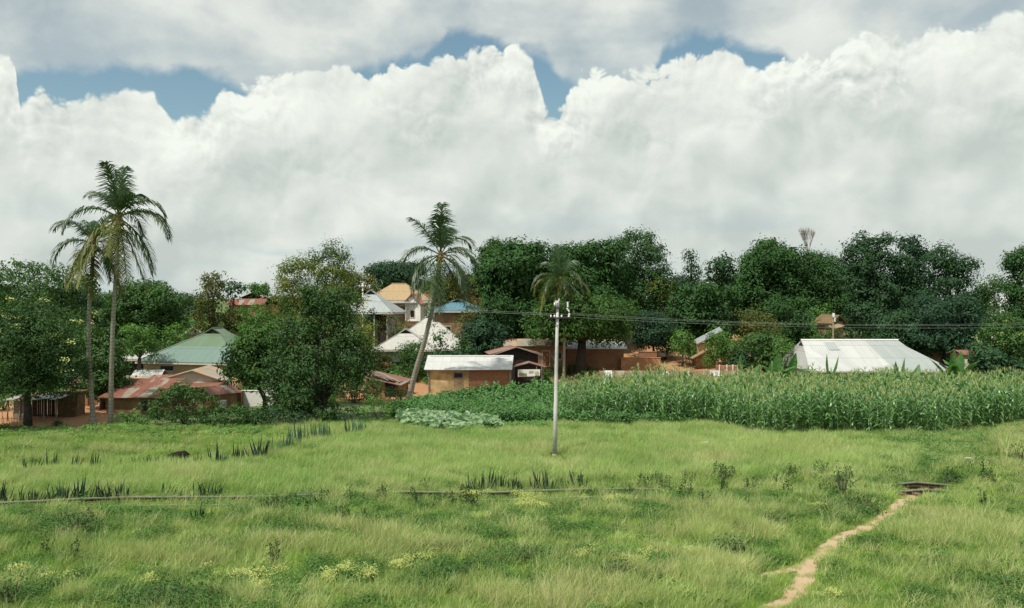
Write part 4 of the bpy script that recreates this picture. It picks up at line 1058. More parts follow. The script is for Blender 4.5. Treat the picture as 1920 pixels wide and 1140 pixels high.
# hill houses in the middle
r, he, hr = house('hill_house', 'hill house with pale grey hip roof and open dark veranda', 697, 111, 6.8, 6.8, 586, 544, -6)
walls(r, 4.8, 5.2, he, 'greywall'); hip_roof(r, 5.8, 5.8, he, hr - he, .75, .20, 3.1, 'tin_grey')
b = MB(); b.box((-1.6, -2.68, he / 2 + .2), (1.1, .1, he * .8)); b.build('white_panel', M['white'], r)
b = MB(); b.box((1.3, -2.65, he / 2), (2.6, .08, he)); b.build('painted_veranda_shade', M['darkwood'], r)  # dark panel painted in place of the shade inside the veranda
for x in (-2.8, -.4, 1.2, 2.8):
    b = MB(); b.tube([(x, -3.3, -.8), (x, -3.3, he)], .09, 8); b.build('veranda_post', M['fascia'], r)
r, he, hr = house('hill_house', 'hill house with a large tan hip roof and board walls', 748, 122, 8.8, 7.4, 563, 532, 6)
walls(r, 6.6, 5.8, he, 'bamboo')
rx = hip_roof(r, 6.0, 7.6, he, hr - he, .8, .02, 3.6, 'tin_orange'); rx.rotation_euler = (0, 0, R(90))
b = MB(); b.box((.2, -3.95, he - .25), (8.6, 1.4, .06), M=Matrix.Rotation(.18, 4, 'X')); b.build('porch_roof', M['tin_warm'], r)
opening(r, 2.3, he * .48, .8, 1.7, -2.9, 'door'); opening(r, -.6, he * .55, .9, 1.0, -2.9)
for x in (-3.2, 1.0, 3.6):
    b = MB(); b.tube([(x, -4.3, -.6), (x, -4.3, he - .4)], .07, 6); b.build('post', M['fascia'], r)
r, he, hr = house('hill_house', 'small white walled house with a pink roof at the right of the tan roof', 789, 120, 2.6, 4.4, 567, 551, -25)
walls(r, 2.4, 4.2, he, 'white'); gable_roof(r, 2.4, 4.2, he, hr - he, .35, 'tin_pink', 'y', gable='white')
opening(r, 0, he * .55, .6, .9, -2.1); opening(r, -.4, he * .5, .7, 1.0, -1.2, rz=R(90))
r, he, hr = house('hill_house', 'hill house with a weathered blue hip roof', 861, 112, 6.4, 6.0, 583, 561, -8)
walls(r, 5.2, 5.0, he, 'mud'); hip_roof(r, 5.2, 5.0, he, hr - he, .6, .28, 2.0, 'tin_blue')
opening(r, -1, he * .5, .9, .9, -2.5)
r, he, hr = house('hill_house', 'brown brick house with a tan eave line beyond the blue roof', 880, 150, 6.4, 5, 548, 540, 0)
walls(r, 6.0, 4.8, he, 'brownbrick'); gable_roof(r, 6.0, 4.8, he, hr - he, .4, 'tin_orange', 'x'); opening(r, -1, he * .5, .9, 1.5, -2.4, 'door'); opening(r, 1.5, he * .6, .9, .9, -2.4)
r, he, hr = house('hill_house', 'tiny white gabled house seen through the hanging palm fronds', 880, 165, 3.0, 4, 524, 512, 0)
walls(r, 2.6, 3.6, he, 'white'); gable_roof(r, 2.6, 3.6, he, hr - he, .4, 'tin_white', 'y', gable='darkwood')
r, he, hr = house('far_house', 'red tin roofed house with dark gable on the left skyline', 496, 140, 5.8, 5, 571, 556, 18)
walls(r, 5.2, 4.6, he, 'redmud'); gable_roof(r, 5.2, 4.6, he, hr - he, .4, 'tin_brown', 'y', gable='darkwood')
r, he, hr = house('far_house', 'house with a broad sunlit rusty roof left of the red skyline roof', 466, 136, 5.2, 5, 570, 560, 5)
walls(r, 4.8, 4.6, he, 'redmud'); gable_roof(r, 4.8, 4.6, he, hr - he, .4, 'tin_redrust', 'x')
r, he, hr = house('far_house', 'small dark peaked roof house highest on the left skyline', 474, 152, 3.6, 4, 557, 549, 10)
walls(r, 3.2, 3.6, he, 'darkwood'); gable_roof(r, 3.2, 3.6, he, hr - he, .4, 'tin_brown', 'y', gable='darkwood')
r, he, hr = house('green_hut', 'small pale green roofed hut wedged between mango and central tree', 507, 86, 1.6, 2.4, 662, 648, 10, 'hut')
walls(r, 1.4, 2.2, he, 'white'); gable_roof(r, 1.4, 2.2, he, hr - he, .2, 'tin_green', 'x')
r, he, hr = house('red_hut', 'red mud hut with pale roof showing through the leaves left of the central tree', 520, 102, 2.0, 2.4, 630, 622, 0, 'hut')
walls(r, 1.8, 2.2, he, 'redmud'); gable_roof(r, 1.8, 2.2, he, hr - he, .2, 'tin_warm', 'x')
# yard clutter
r = empty('washing_line', (gx(284, 86), 86, Hs(gx(284, 86), 86)), 0, 'washing line with pale and blue clothes before the dark shaded hut', 'washing line')
for x in (-1.2, 1.2):
    b = MB(); b.tube([(x, 0, -.1), (x, 0, 2.3)], .035, 5); b.build('post', M['greywood'], r)
b = MB(); b.tube([(-1.2, 0, 2.2), (0, 0, 2.1), (1.2, 0, 2.2)], .012, 4); b.build('line', M['wire'], r)
M['bluecloth'] = plain('blue_cloth', (0.16, 0.24, 0.36), 0.9, 4, 0.2)
for x, w, h, mt in ((-.8, .5, .8, 'white'), (-.1, .6, .55, 'bluecloth'), (.6, .45, .9, 'greywall')):
    b = MB(); b.poly([(x - w / 2, 0, 2.12 - h), (x + w / 2, .04, 2.1 - h), (x + w * .5, 0, 2.12), (x - w * .5, 0, 2.12)]); solid(b.build('garment', M[mt], r), .02)
x, y = gx(1241, 108), 108
r = empty('handcart', (x, y, Hs(x, y)), R(10), 'small pale wooden handcart standing on the bare yard by the low brick wall', 'handcart')
b = MB(); b.box((0, 0, .45), (1.0, .7, .08)); b.box((-.48, 0, .68), (.05, .7, .4)); b.box((.48, 0, .68), (.05, .7, .4)); b.box((0, -.33, .68), (.9, .05, .36)); b.box((0, .33, .68), (.9, .05, .36)); b.build('tray', M['fascia'], r)
for s in (-.45, .45):
    b = MB(); b.tube([(s - .04, 0, .25), (s + .04, 0, .25)], .26, 12); b.build('wheel', M['darkwood'], r)
b = MB(); b.tube([(-.35, -.3, .5), (-.35, -1.1, .75)], .03, 5); b.tube([(.35, -.3, .5), (.35, -1.1, .75)], .03, 5); b.build('handle', M['greywood'], r)
for i, (px, py, s, lb) in enumerate(((331, 860, 1.0, 'charred black log lying on the bare patch in the meadow'),)):
    x, y = gp(px, py); r = empty('charred_log', (x, y, Hs(x, y)), R(12), lb, 'log')
    b = MB(); b.tube([(-.75, 0, .08), (-.35, .05, .14), (.05, 0, .22), (.45, -.05, .24), (.72, 0, .12)], [.08, .14, .20, .22, .10], 9); b.build('log', M['black'], r, smooth=True)
    b = MB(); b.tube([(.0, 0, .2), (-.2, -.25, .3), (-.4, -.3, .26)], [.09, .06, .03], 6); b.build('branch_stub', M['black'], r)
x, y = gp(82, 792); r = empty('washing_basin', (gx(418, 71), 71, Hs(gx(418, 71), 71) + .0), 0, 'white and blue plastic basin stack by the leaning tin shed', 'basin')
b = MB(); b.tube([(0, 0, .35), (0, 0, .65)], [.22, .34], 12); b.tube([(0, 0, .68), (0, 0, .95)], [.2, .3], 12); b.build('bowl', M['porcelain'], r)
b = MB(); b.box((0, 0, .17), (.5, .5, .34)); b.build('stand', M['wood'], r)
for i, (px, py, sz, lb) in enumerate(((1322, 842, .34, 'flat pale stone in the tall meadow grass right of the white pole'), (1684, 863, .22, 'small white stone at the edge of the squash vines'), (1816, 872, .28, 'brown stone on the green bank at right'), (568, 838, .2, 'pale stone among the grey green blades'))):
    x, y = gp(px, py); r = link('stone', None) if False else None; b = MB(); rs = random.Random(i); ring = [(math.cos(k) * sz * rs.uniform(.8, 1.3), math.sin(k) * sz * rs.uniform(.5, .8)) for k in (0, 1, 2, 3, 4, 5.2)]
    n = len(ring); b.v = [(a, c, -.05) for a, c in ring] + [(a * .8, c * .8, sz * rs.uniform(.5, .8)) for a, c in ring] + [(0, 0, sz * .85)]
    for k in range(n): b.f.append((k, (k + 1) % n, n + (k + 1) % n, n + k)); b.f.append((n + k, n + (k + 1) % n, 2 * n)); b.m += [0, 0]; b.uv += [None, None]
    o = b.build('stone', M['stone']); o.location = (x, y, Hs(x, y) + .18); tag(o, lb, 'stone')
r = empty('stick_fence', (gx(672, 79), 79, Hs(gx(672, 79), 79)), 0, 'dark stick fence and brushwood beside the red mud shack', 'fence'); rs = random.Random(14)
for k in range(34):
    b = MB(); xx = -2.0 + k * .12; b.tube([(xx, rs.uniform(-.1, .1), -.1), (xx + rs.uniform(-.2, .2), 0, rs.uniform(.7, 1.3))], .022, 4); b.build('stick', M['thatch'], r)
b = MB(); b.tube([(-2.0, 0, .75), (2.1, 0, .7)], .025, 4); b.build('cross_stick', M['thatch'], r)
# small stick fence at the far left
r = empty('stick_fence', (gx(14, 63.5), 63.5, 0), 0, 'low broken stick fence at the left edge of the yard', 'fence'); rs = random.Random(4)
for k in range(16):
    b = MB(); xx = -1.4 + k * .19; b.tube([(xx, rs.uniform(-.1, .1), -.1), (xx + rs.uniform(-.12, .12), 0, rs.uniform(.45, .95))], .02, 4); b.build('stick', M['straw'], r)
b = MB(); b.tube([(-1.5, 0, .45), (1.6, 0, .4)], .02, 4); b.build('cross_stick', M['straw'], r)

# ------------------------------------------------------------ poles and wires
def insul(b, p, s=1.0):
    x, y, z = p; b.tube([(x, y, z), (x, y, z + .05 * s), (x, y, z + .1 * s), (x, y, z + .17 * s), (x, y, z + .24 * s)], [.05 * s, .09 * s, .06 * s, .09 * s, .04 * s], 8)
PY = 49.6; PX = gx(1040, PY); PZ = Hs(PX, PY); PT = CAMH - (563 - HOR) / F * PY - PZ
lean = gx(1045.5, PY) - PX
r = empty('utility_pole', (PX, PY, PZ), 0, 'tall white concrete utility pole with white insulators standing in the meadow', 'utility pole')
b = MB(); b.tube([(0, 0, -.2), (lean * .35, 0, PT * .35), (lean * .36, 0, PT * .352), (lean * .7, 0, PT * .7), (lean, 0, PT - .05)], [.125, .115, .108, .095, .075], 12); b.build('shaft', M['concrete'], r, smooth=True)
b = MB()
for f in (.17, .353, .60): b.tube([(lean * f, 0, PT * f - .02), (lean * f, 0, PT * f + .02)], .122 - .045 * f, 12)
b.build('joint_band', M['greywood'], r)
b = MB(); b.tube([(0, 0, -.05), (0, 0, .32)], [.14, .135], 12); b.build('base_collar', M['stone'], r)
za = PT - 33 / F * PY
b = MB(); b.box((lean + .12, -.14, za), (1.25, .07, .07)); b.box((lean - .05, -.14, PT - .42), (.45, .06, .06)); b.tube([(lean - .4, -.14, za), (lean, -.14, za - .45)], .02, 5); b.build('crossarm', M['darkwood'], r)
for dx in (-.38, -.18, .22, .62): 
    b = MB(); insul(b, (lean + dx, -.14, za + .03), .6); b.build('insulator', M['porcelain'], r, smooth=True)
for dx in (-.16, .02):
    b = MB(); insul(b, (lean + dx, -.14, PT - .3), .75); b.build('insulator', M['porcelain'], r, smooth=True)
b = MB(); b.box((lean - .05, -.2, PT - .08), (.2, .14, .12)); b.tube([(lean + .08, 0, PT - .05), (lean + .08, 0, PT + .1)], .03, 6); b.build('pole_cap', M['porcelain'], r)
b = MB(); b.tube([(lean + .55, -.14, za + .9), (lean + .56, -.14, za + .6)], .05, 8); b.tube([(lean + .50, -.14, za + .55), (lean + .64, -.14, za + .35)], .045, 8); b.tube([(lean + .66, -.14, za + .28), (lean + .62, -.14, za + .05)], .05, 8); b.build('fuse_holder', M['porcelain'], r)
b = MB(); b.tube([(lean + .1, -.1, PT - .42), (lean + .55, -.14, za + .92)], .012, 4); b.build('bracket', M['darkwire'], r)
def pole(label, px, top, Y, mat='greywood', arm=True, rad=.11, arms=((.3, 1.2),), extra=None):
    x = gx(px, Y); gz = Hs(x, Y); h = CAMH - (top - HOR) / F * Y - gz
    r = empty('utility_pole', (x, Y, gz), 0, label, 'utility pole')
    b = MB(); b.tube([(0, 0, -.2), (0, 0, h)], [rad, rad * .7], 9); b.build('shaft', M[mat], r, smooth=True)
    for dz, w in arms:
        b = MB(); b.box((0, -.1, h - dz), (w, .08, .08)); b.build('crossarm', M['greywood'], r)
        for s in (-.45, -.15, .15, .45):
            b = MB(); insul(b, (s * w, -.1, h - dz + .04), .8); b.build('insulator', M['porcelain'], r)
    return r, h
p2, h2 = pole('thin grey utility pole with crossbar before the pale grey hill roof', 680, 530, 104, 'fascia', arms=((2.1, 2.2), (.5, .8)))
p3, h3 = pole('short grey pole at the left of the pale grey hill roof', 651, 566, 103, 'fascia', arms=((.4, .8),))
p4, h4 = pole('slim pole with a white box behind the big white roof', 1562, 588, 91, 'bamboo', arms=(), rad=.07)
b = MB(); b.box((0, -.1, h4 - .15), (.22, .16, .42)); b.box((.14, -.1, h4 - .62), (.10, .1, .4)); b.build('meter_box', M['porcelain'], p4)
def wire(label, a, c, sag, r=.011, mat='wire', n=28):
    a, c = Vector(a), Vector(c); pts = [a.lerp(c, i / n) - Vector((0, 0, sag * 4 * (i / n) * (1 - i / n))) for i in range(n + 1)]
    root = pts[0].copy(); b = MB(); b.tube([p - root for p in pts], r, 4, caps=False)
    o = b.build('overhead_wire', M[mat], None); o.location = root; tag(o, label, 'wire', 'overhead wires from the white pole')
A = Vector((PX + lean, PY - .14, PZ + za + .16))
E = Vector((gx(2250, 60), 60, CAMH - (590 - HOR) / F * 60)); EP = Vector((E.x, E.y, 0))
for i, (dx, dz, lb) in enumerate(((-.38, 0, 'lowest of the three pale wires running right from the white pole'), (.22, .10, 'middle of the three pale wires running right from the white pole'), (.62, .16, 'uppermost of the three pale wires running right from the white pole'))):
    wire(lb, A + Vector((dx, 0, dz - .05)), E + Vector((dx, 0, dz * 3.0 - .35)), .62 + .05 * i, .0062)
wire('thin dark wire running right above the three pale wires', (PX + lean, PY, PZ + PT - .4), E + Vector((0, 0, .95)), .75, .006, 'darkwire')
for i, (dx, dz, lb) in enumerate(((-.38, 0, 'lower pale wire running left from the white pole towards the hill'), (.22, .07, 'upper pale wire running left from the white pole towards the hill'))):
    wire(lb, A + Vector((dx, 0, dz)), (p2.location.x + dx, 103.9, p2.location.z + h2 - 2.0 + dz), .25, .008)
r = empty('utility_pole', (E.x + .1, E.y + .14, Hs(E.x, E.y)), 0, 'white concrete utility pole beyond the right edge that carries the wires', 'utility pole')
b = MB(); hE = E.z - r.location.z + 1.2; b.tube([(0, 0, -.2), (0, 0, hE)], [.155, .1], 10); b.build('shaft', M['concrete'], r, smooth=True)
b = MB(); b.box((0, -.1, hE - 1.45), (1.4, .07, .07)); b.build('crossarm', M['darkwood'], r)
# ------------------------------------------------------------ palms
P1 = [(85, 78, 3.9, 0.9, 0), (60, 62, 3.7, 1.9, 0), (110, 66, 3.6, 1.2, 0), (20, 55, 3.9, 2.6, 0), (150, 52, 3.8, 1.5, 0), (0, 38, 4.2, 2.4, 0),
      (350, 18, 4.3, 2.0, 0), (12, 5, 4.6, 1.7, 0), (275, 74, 3.9, 1.3, 0), (215, 40, 3.6, 2.2, 0), (330, 62, 3.6, 2.2, 0), (75, 30, 3.8, 2.4, 0),
      (250, 5, 4.0, 2.4, 0), (300, -8, 4.4, 2.0, 1), (335, -25, 4.6, 1.6, 1), (200, -25, 4.4, 1.8, 1), (225, -45, 4.2, 1.0, 1), (355, -45, 4.7, 1.0, 0),
      (310, -55, 4.6, .8, 1), (180, 30, 4.3, 2.3, 0), (180, -8, 3.9, 2.2, 0), (40, -30, 4.4, 1.6, 0), (130, -30, 4.2, 1.6, 0), (275, -62, 4.2, .6, 1), (350, -68, 4.6, .4, 1), (100, -55, 4.2, .8, 0)]
palm('tallest coconut palm with straight ringed trunk, right of the left pair', 63.7, [(207, 796), (209, 700), (212, 600), (218, 500), (222, 412)], .18, P1, 11, .85, bulge=.15)
P2 = [(182, 48, 4.0, 2.5, 0), (168, 66, 3.6, 1.9, 0), (178, 22, 3.6, 2.6, 0), (120, 70, 3.4, 1.6, 0), (60, 66, 3.2, 2.0, 0), (10, 52, 3.0, 2.4, 0),
      (200, 4, 3.2, 3.0, 1), (192, -20, 3.3, 2.4, 1), (250, -30, 3.6, 1.6, 1), (280, -45, 3.8, 1.2, 1), (345, -35, 4.0, 1.6, 1), (10, -50, 3.8, 1.0, 1),
      (220, 30, 3.2, 2.6, 0), (320, 20, 3.4, 2.6, 0), (90, -20, 3.4, 2.0, 0), (300, -66, 3.7, .5, 1), (230, -62, 3.3, .6, 1), (150, 10, 3.2, 2.4, 0)]
palm('shorter coconut palm with swollen trunk foot, left of the left pair', 64.5, [(175, 792), (172, 745), (166, 660), (167, 570), (176, 462)], .18, P2, 12, .8, bulge=1.1)
P3 = [(90, 80, 4.4, 1.0, 0), (70, 66, 4.3, 1.9, 0), (115, 66, 4.4, 1.0, 0), (45, 60, 4.2, 2.2, 0), (30, 34, 4.3, 2.4, 0), (10, 24, 4.3, 2.2, 0), (172, 34, 4.4, 2.2, 0),
      (150, 60, 4.2, 0.8, 0), (270, 76, 4.2, 1.5, 0), (190, 2, 3.8, 2.4, 0), (205, -22, 4.2, 2.0, 0), (222, -35, 4.6, 1.6, 0), (250, -50, 4.8, 1.0, 0),
      (275, -58, 5.0, .8, 0), (300, -45, 4.8, 1.2, 0), (330, -25, 4.6, 1.8, 0), (350, -40, 4.8, 1.4, 0), (0, -15, 4.0, 2.2, 0), (320, 12, 4.2, 2.6, 0), (20, -55, 4.8, .8, 0),
      (190, -60, 4.6, .7, 0), (100, -45, 4.6, 1.2, 0), (60, -40, 4.6, 1.2, 0), (285, -70, 5.4, .3, 1), (215, -64, 4.8, .6, 1)]
palm('leaning coconut palm in front of the white pyramid roof', 79.6, [(766, 748), (778, 700), (796, 640), (812, 575), (826, 482)], .26, P3, 13, 1.05, bulge=.35)
P4 = [(95, 78, 3.8, 1.2, 0), (60, 64, 3.8, 2.0, 0), (125, 60, 3.6, 1.8, 0), (160, 45, 3.6, 2.6, 0), (20, 42, 3.6, 2.6, 0), (175, 25, 3.6, 2.4, 1), (5, 22, 3.6, 2.4, 1),
      (200, -5, 3.6, 2.2, 1), (345, -5, 3.6, 2.2, 1), (215, -30, 3.8, 1.6, 1), (240, -48, 3.8, 1.0, 1), (265, -55, 4.0, .8, 0), (290, -52, 3.8, 1.0, 0), (315, -38, 3.9, 1.4, 1),
      (335, -25, 3.8, 1.6, 0), (275, 40, 3.4, 2.8, 0), (225, 40, 3.4, 2.6, 0), (315, 40, 3.4, 2.6, 0), (180, -50, 3.6, .8, 0), (0, -48, 3.6, .8, 0), (90, -30, 3.4, 1.4, 0)]
palm('small coconut palm standing right behind the white utility pole', 95, [(1057, 716), (1058, 650), (1057, 590), (1052, 528)], .16, P4, 14, .85, nuts=False, bulge=.2)

# ------------------------------------------------------------ trees
T = tree
# left side
T('yellow flowering dark tree standing in the yard at the left edge', 48, 572, 752, 200, 62.4, 'cassia', 'wide', 22, 21, flowers=34, base=52, cat='tree', name='flowering_tree', dens=1.15)
T('open crowned dark tree on the skyline behind the yellow flowering tree', 62, 506, 660, 200, 88, 'sparsemid', 'dome', 20, 22, dens=1.9)
T('dark tree on the left skyline just left of the palm trunks', 150, 520, 660, 90, 92, 'sparse', 'dome', 12, 23, dens=1.9)
T('dense green domed tree on the skyline right of the tall palm', 272, 532, 628, 145, 98, 'mid', 'dome', 15, 24)
T('dark tree under the skyline dome right of the palm trunk', 252, 590, 650, 150, 102, 'deep', 'dome', 10, 124)
T('spiky topped thin tree with yellowish patches on the left skyline', 398, 506, 640, 100, 98, 'olive', 'cone', 14, 25, dens=.9)
T('thin twiggy tree left of the skyline rusty roofs', 436, 528, 600, 48, 104, 'sparse', 'column', 7, 26, dens=.8)
T('olive tree mass above the green roof', 440, 588, 662, 120, 100, 'olive', 'dome', 12, 27, dens=1.1)
T('small bright papaya like tree at the far left skyline roofs', 484, 530, 560, 46, 150, 'bright', 'dome', 6, 28, dens=1.1)
T('bright green tree between the two left palm trunks', 192, 622, 745, 92, 72, 'mid', 'column', 13, 29)
T('umbrella shaped bright tree left of the green roof', 262, 608, 668, 78, 84, 'bright', 'dome', 11, 30)
T('small bright round tree touching the left slope of the green roof', 327, 612, 660, 62, 93, 'bright', 'dome', 9, 31)
T('yellow green small tree beside the left palm trunk', 150, 612, 700, 60, 80, 'mid', 'dome', 9, 32)
T('yellow green shrubby tree on the slope right of the green roof', 490, 580, 640, 90, 92, 'bright', 'dome', 10, 33, dens=1.0)
# central group
T('tall tree with yellow blossoming top in the centre left', 597, 462, 640, 140, 73, 'yellow', 'cone', 20, 34, base=590, lobes=[
    (620, 482, 24, 22, 0), (640, 500, 22, 34, .5), (600, 500, 30, 26, 0), (572, 510, 34, 26, -.5), (545, 520, 26, 26, 0), (640, 540, 28, 34, 0), (600, 545, 44, 34, .5), (560, 560, 44, 34, 0),
    (625, 580, 38, 38, 0), (575, 600, 46, 34, 0), (620, 470, 14, 14, 0), (531, 512, 16, 18, .3), (644, 472, 9, 18, 0), (625, 520, 40, 34, 0), (660, 570, 24, 36, 0), (530, 555, 26, 34, 0), (560, 590, 46, 40, .5)])
T('big dark dense tree in the centre left, its branches sweeping to the ground', 605, 560, 792, 190, 65, 'cassia', 'wide', 24, 35, base=606, flowers=0, dens=1.1, lobes=[
    (524, 690, 28, 28, 0), (522, 648, 22, 22, .3), (508, 735, 24, 22, 0), (600, 562, 40, 26, 0), (645, 568, 26, 28, 0), (600, 595, 42, 28, 0), (560, 618, 38, 28, 0), (640, 615, 36, 32, 0), (600, 650, 56, 34, -.5), (552, 680, 38, 28, 0), (650, 670, 40, 30, 0), (682, 690, 22, 20, 0), (600, 700, 50, 30, -1),
    (538, 720, 28, 24, -.5), (570, 745, 42, 28, -1), (636, 720, 34, 22, 0), (520, 768, 36, 18, -1), (600, 770, 60, 20, -.5), (670, 640, 20, 20, 0), (480, 779, 30, 12, -1), (694, 658, 14, 16, 0), (565, 655, 46, 34, 1), (630, 660, 40, 50, 1)])
T('round dense mango tree leaning over the pale cement wall', 468, 625, 728, 95, 69, 'mango', 'dome', 14, 36, base=495, dens=1.2, lobes=[
    (490, 640, 34, 30, 0), (470, 665, 38, 30, 0), (455, 695, 34, 28, -.4), (485, 700, 34, 26, 0), (510, 660, 26, 30, 0), (462, 640, 22, 20, 0), (438, 705, 14, 18, 0), (505, 690, 26, 30, .5)])
T('olive scrubby tree on the skyline left of the grey hill roof', 672, 512, 575, 70, 120, 'olive', 'dome', 10, 37)
T('dark flat topped umbrella tree on the skyline above the tan roof', 742, 487, 548, 112, 132, 'deep', 'flat', 16, 38, name='umbrella_tree', dens=1.1)
T('dark round tree below the flat umbrella tree', 745, 515, 560, 90, 138, 'mango', 'dome', 10, 138)
T('olive round tree behind the hanging palm fronds', 850, 520, 580, 120, 128, 'olive', 'dome', 13, 39)
T('yellow green tree between the leaning palm and the mango wood', 895, 510, 560, 50, 130, 'bright', 'dome', 8, 40)
T('leafy sapling growing against the white pyramid roof', 825, 612, 690, 34, 95, 'mid', 'column', 7, 41, dens=.75)
T('thin leafy tree at the right edge of the white pyramid roof', 866, 628, 690, 46, 96, 'sparsemid', 'column', 8, 42, dens=1.2)
T('dark leafy tree below the white front wing, left of the leaning trunk', 775, 640, 745, 52, 94, 'mid', 'column', 10, 43, dens=1.0)
T('dense dark tree between the pyramid roof and the timber hut', 905, 600, 665, 100, 101, 'deep', 'dome', 11, 44, dens=1.1)
T('low dark tree behind the long shed roof', 845, 655, 700, 110, 92.5, 'deep', 'wide', 9, 45)
T('yellow tinged shrub tree below the grey hill roof', 680, 592, 650, 60, 98, 'yellow', 'dome', 8, 46, dens=.8)
T('green shrub tree right of the grey hill roof veranda', 737, 588, 640, 50, 107, 'olive', 'dome', 8, 47)
T('dark green shrub tree in front of the grey hill roof veranda', 690, 578, 625, 34, 105, 'deep', 'dome', 6, 48)
T('dusty olive tree in front of the blue roof', 882, 566, 640, 70, 105, 'olive', 'dome', 10, 49, dens=.75)
T('orange tinged shrub right of the central dark tree', 688, 620, 690, 36, 86, 'yellow', 'dome', 7, 50, dens=.7)
# mango wood centre right
T('narrow upright dark tree at the left end of the mango wood', 922, 452, 560, 44, 120, 'mango', 'column', 9, 51, dens=1.2)
T('huge dark mango tree left of the small palm', 968, 466, 640, 150, 112, 'mango', 'dome', 24, 52, dens=1.1)
T('dark mango tree right of the small palm', 1096, 461, 640, 150, 114, 'mango', 'dome', 24, 53, dens=1.1)
T('forked trunk mango tree shading the brown brick building', 1098, 560, 640, 200, 97, 'mango', 'wide', 20, 54, base=1088, dens=1.05, trunkr=.55)
T('tall dark tree with raised rounded top right of the small palm', 1197, 438, 620, 130, 118, 'mango', 'dome', 22, 55, dens=1.05, lobes=[
    (1190, 462, 36, 24, 0), (1215, 470, 30, 26, 0), (1175, 480, 36, 28, 0), (1225, 500, 34, 30, 0), (1180, 520, 46, 36, 0), (1240, 530, 30, 32, 0), (1150, 540, 40, 36, 0), (1210, 560, 50, 36, 0), (1160, 590, 50, 34, 0), (1230, 595, 44, 34, 0)])
T('yellow tinged crown in the middle of the mango wood', 1240, 520, 572, 54, 116.5, 'yellow', 'dome', 7, 56, dens=.8)
T('dark tree with two thin tops right of the tall rounded crown', 1296, 464, 600, 66, 125, 'deep', 'cone', 12, 57, dens=1.0)
T('dark see through tree left of the great green dome', 1350, 482, 600, 84, 128, 'sparse', 'dome', 14, 58, dens=1.5)
T('dark green lower tree in the middle of the wood above the tilted roof', 1310, 545, 640, 130, 112, 'mango', 'dome', 16, 59)
T('dark lower tree between the mango and the tilted roof', 1225, 590, 655, 100, 108, 'deep', 'dome', 13, 60)
T('great green domed tree right of the sky gap', 1448, 460, 640, 160, 116, 'mango', 'dome', 26, 61, dens=1.1)
T('dark green tree below the leafless tree', 1540, 468, 640, 120, 120, 'mango', 'dome', 20, 62, dens=1.05)
T('tallest dark tree with two raised tops on the right skyline', 1648, 440, 650, 150, 108, 'deep', 'dome', 24, 63, dens=1.15, lobes=[
    (1614, 452, 14, 16, 0), (1655, 455, 20, 14, 0), (1610, 480, 30, 26, 0), (1650, 485, 36, 26, 0), (1690, 500, 30, 28, 0), (1600, 520, 34, 36, 0), (1650, 540, 46, 40, 0), (1695, 550, 36, 36, 0), (1620, 580, 46, 36, 0), (1680, 600, 46, 36, 0), (1630, 625, 50, 24, 0)])
T('dark lumpy tree second from the right end of the wood', 1716, 446, 640, 90, 112, 'deep', 'dome', 16, 64, dens=1.1, lobes=[
    (1705, 462, 20, 18, 0), (1725, 465, 18, 18, 0), (1735, 490, 22, 22, 0), (1700, 500, 30, 30, 0), (1730, 535, 34, 34, 0), (1715, 580, 44, 40, 0), (1740, 610, 40, 30, 0)])
T('dark round tree at the right end of the wood above the big white roof', 1782, 466, 640, 104, 105, 'deep', 'dome', 20, 65, dens=1.2)
T('bright green tree below the sky gap at right', 1846, 528, 640, 90, 112, 'mid', 'dome', 14, 66, dens=1.1)
T('dark tall tree cut by the right edge', 1932, 462, 640, 110, 100, 'mango', 'dome', 18, 67, dens=1.1)
T('dark tree hiding the brick yard right of the white roof', 1770, 560, 668, 130, 98, 'deep', 'wide', 16, 68, dens=1.05)
T('dark tree behind the right end of the big white roof', 1690, 585, 660, 120, 100, 'deep', 'wide', 14, 69)
T('light green tree beside the small thatched hut', 1535, 575, 640, 60, 106, 'bright', 'dome', 9, 70)
T('dark green tree left of the small thatched hut', 1478, 560, 668, 96, 101, 'mango', 'dome', 14, 71)
T('yellowish olive tree left of the big white roof', 1424, 578, 700, 88, 97, 'olive', 'dome', 15, 72, dens=1.1)
T('dark tree below the yellowish olive tree', 1436, 625, 705, 90, 92, 'mid', 'dome', 12, 73)
T('round dense bright green tree beside the tilted roof hut', 1357, 628, 688, 82, 96, 'bright', 'dome', 13, 74, dens=1.1)
T('bright green small tree left of the tilted roof hut', 1280, 622, 668, 60, 104, 'bright', 'dome', 10, 75)
T('yellow flowering tree at the right edge behind the maize', 1895, 596, 705, 120, 80, 'mid', 'dome', 18, 76, flowers=22, name='flowering_tree')
T('dark green tree under the yellow flowering tree at right', 1872, 655, 710, 110, 78, 'deep', 'wide', 10, 77)
T('bright leafy tree left of the hall roof hip', 1472, 632, 700, 44, 86, 'bright', 'column', 8, 78)
T('dark tree filling the slope behind the brick pen', 1400, 655, 700, 60, 94, 'deep', 'dome', 9, 79)
T('deep green tree in the yard behind the blue roofed house', 930, 560, 620, 80, 108, 'mango', 'dome', 12, 80)
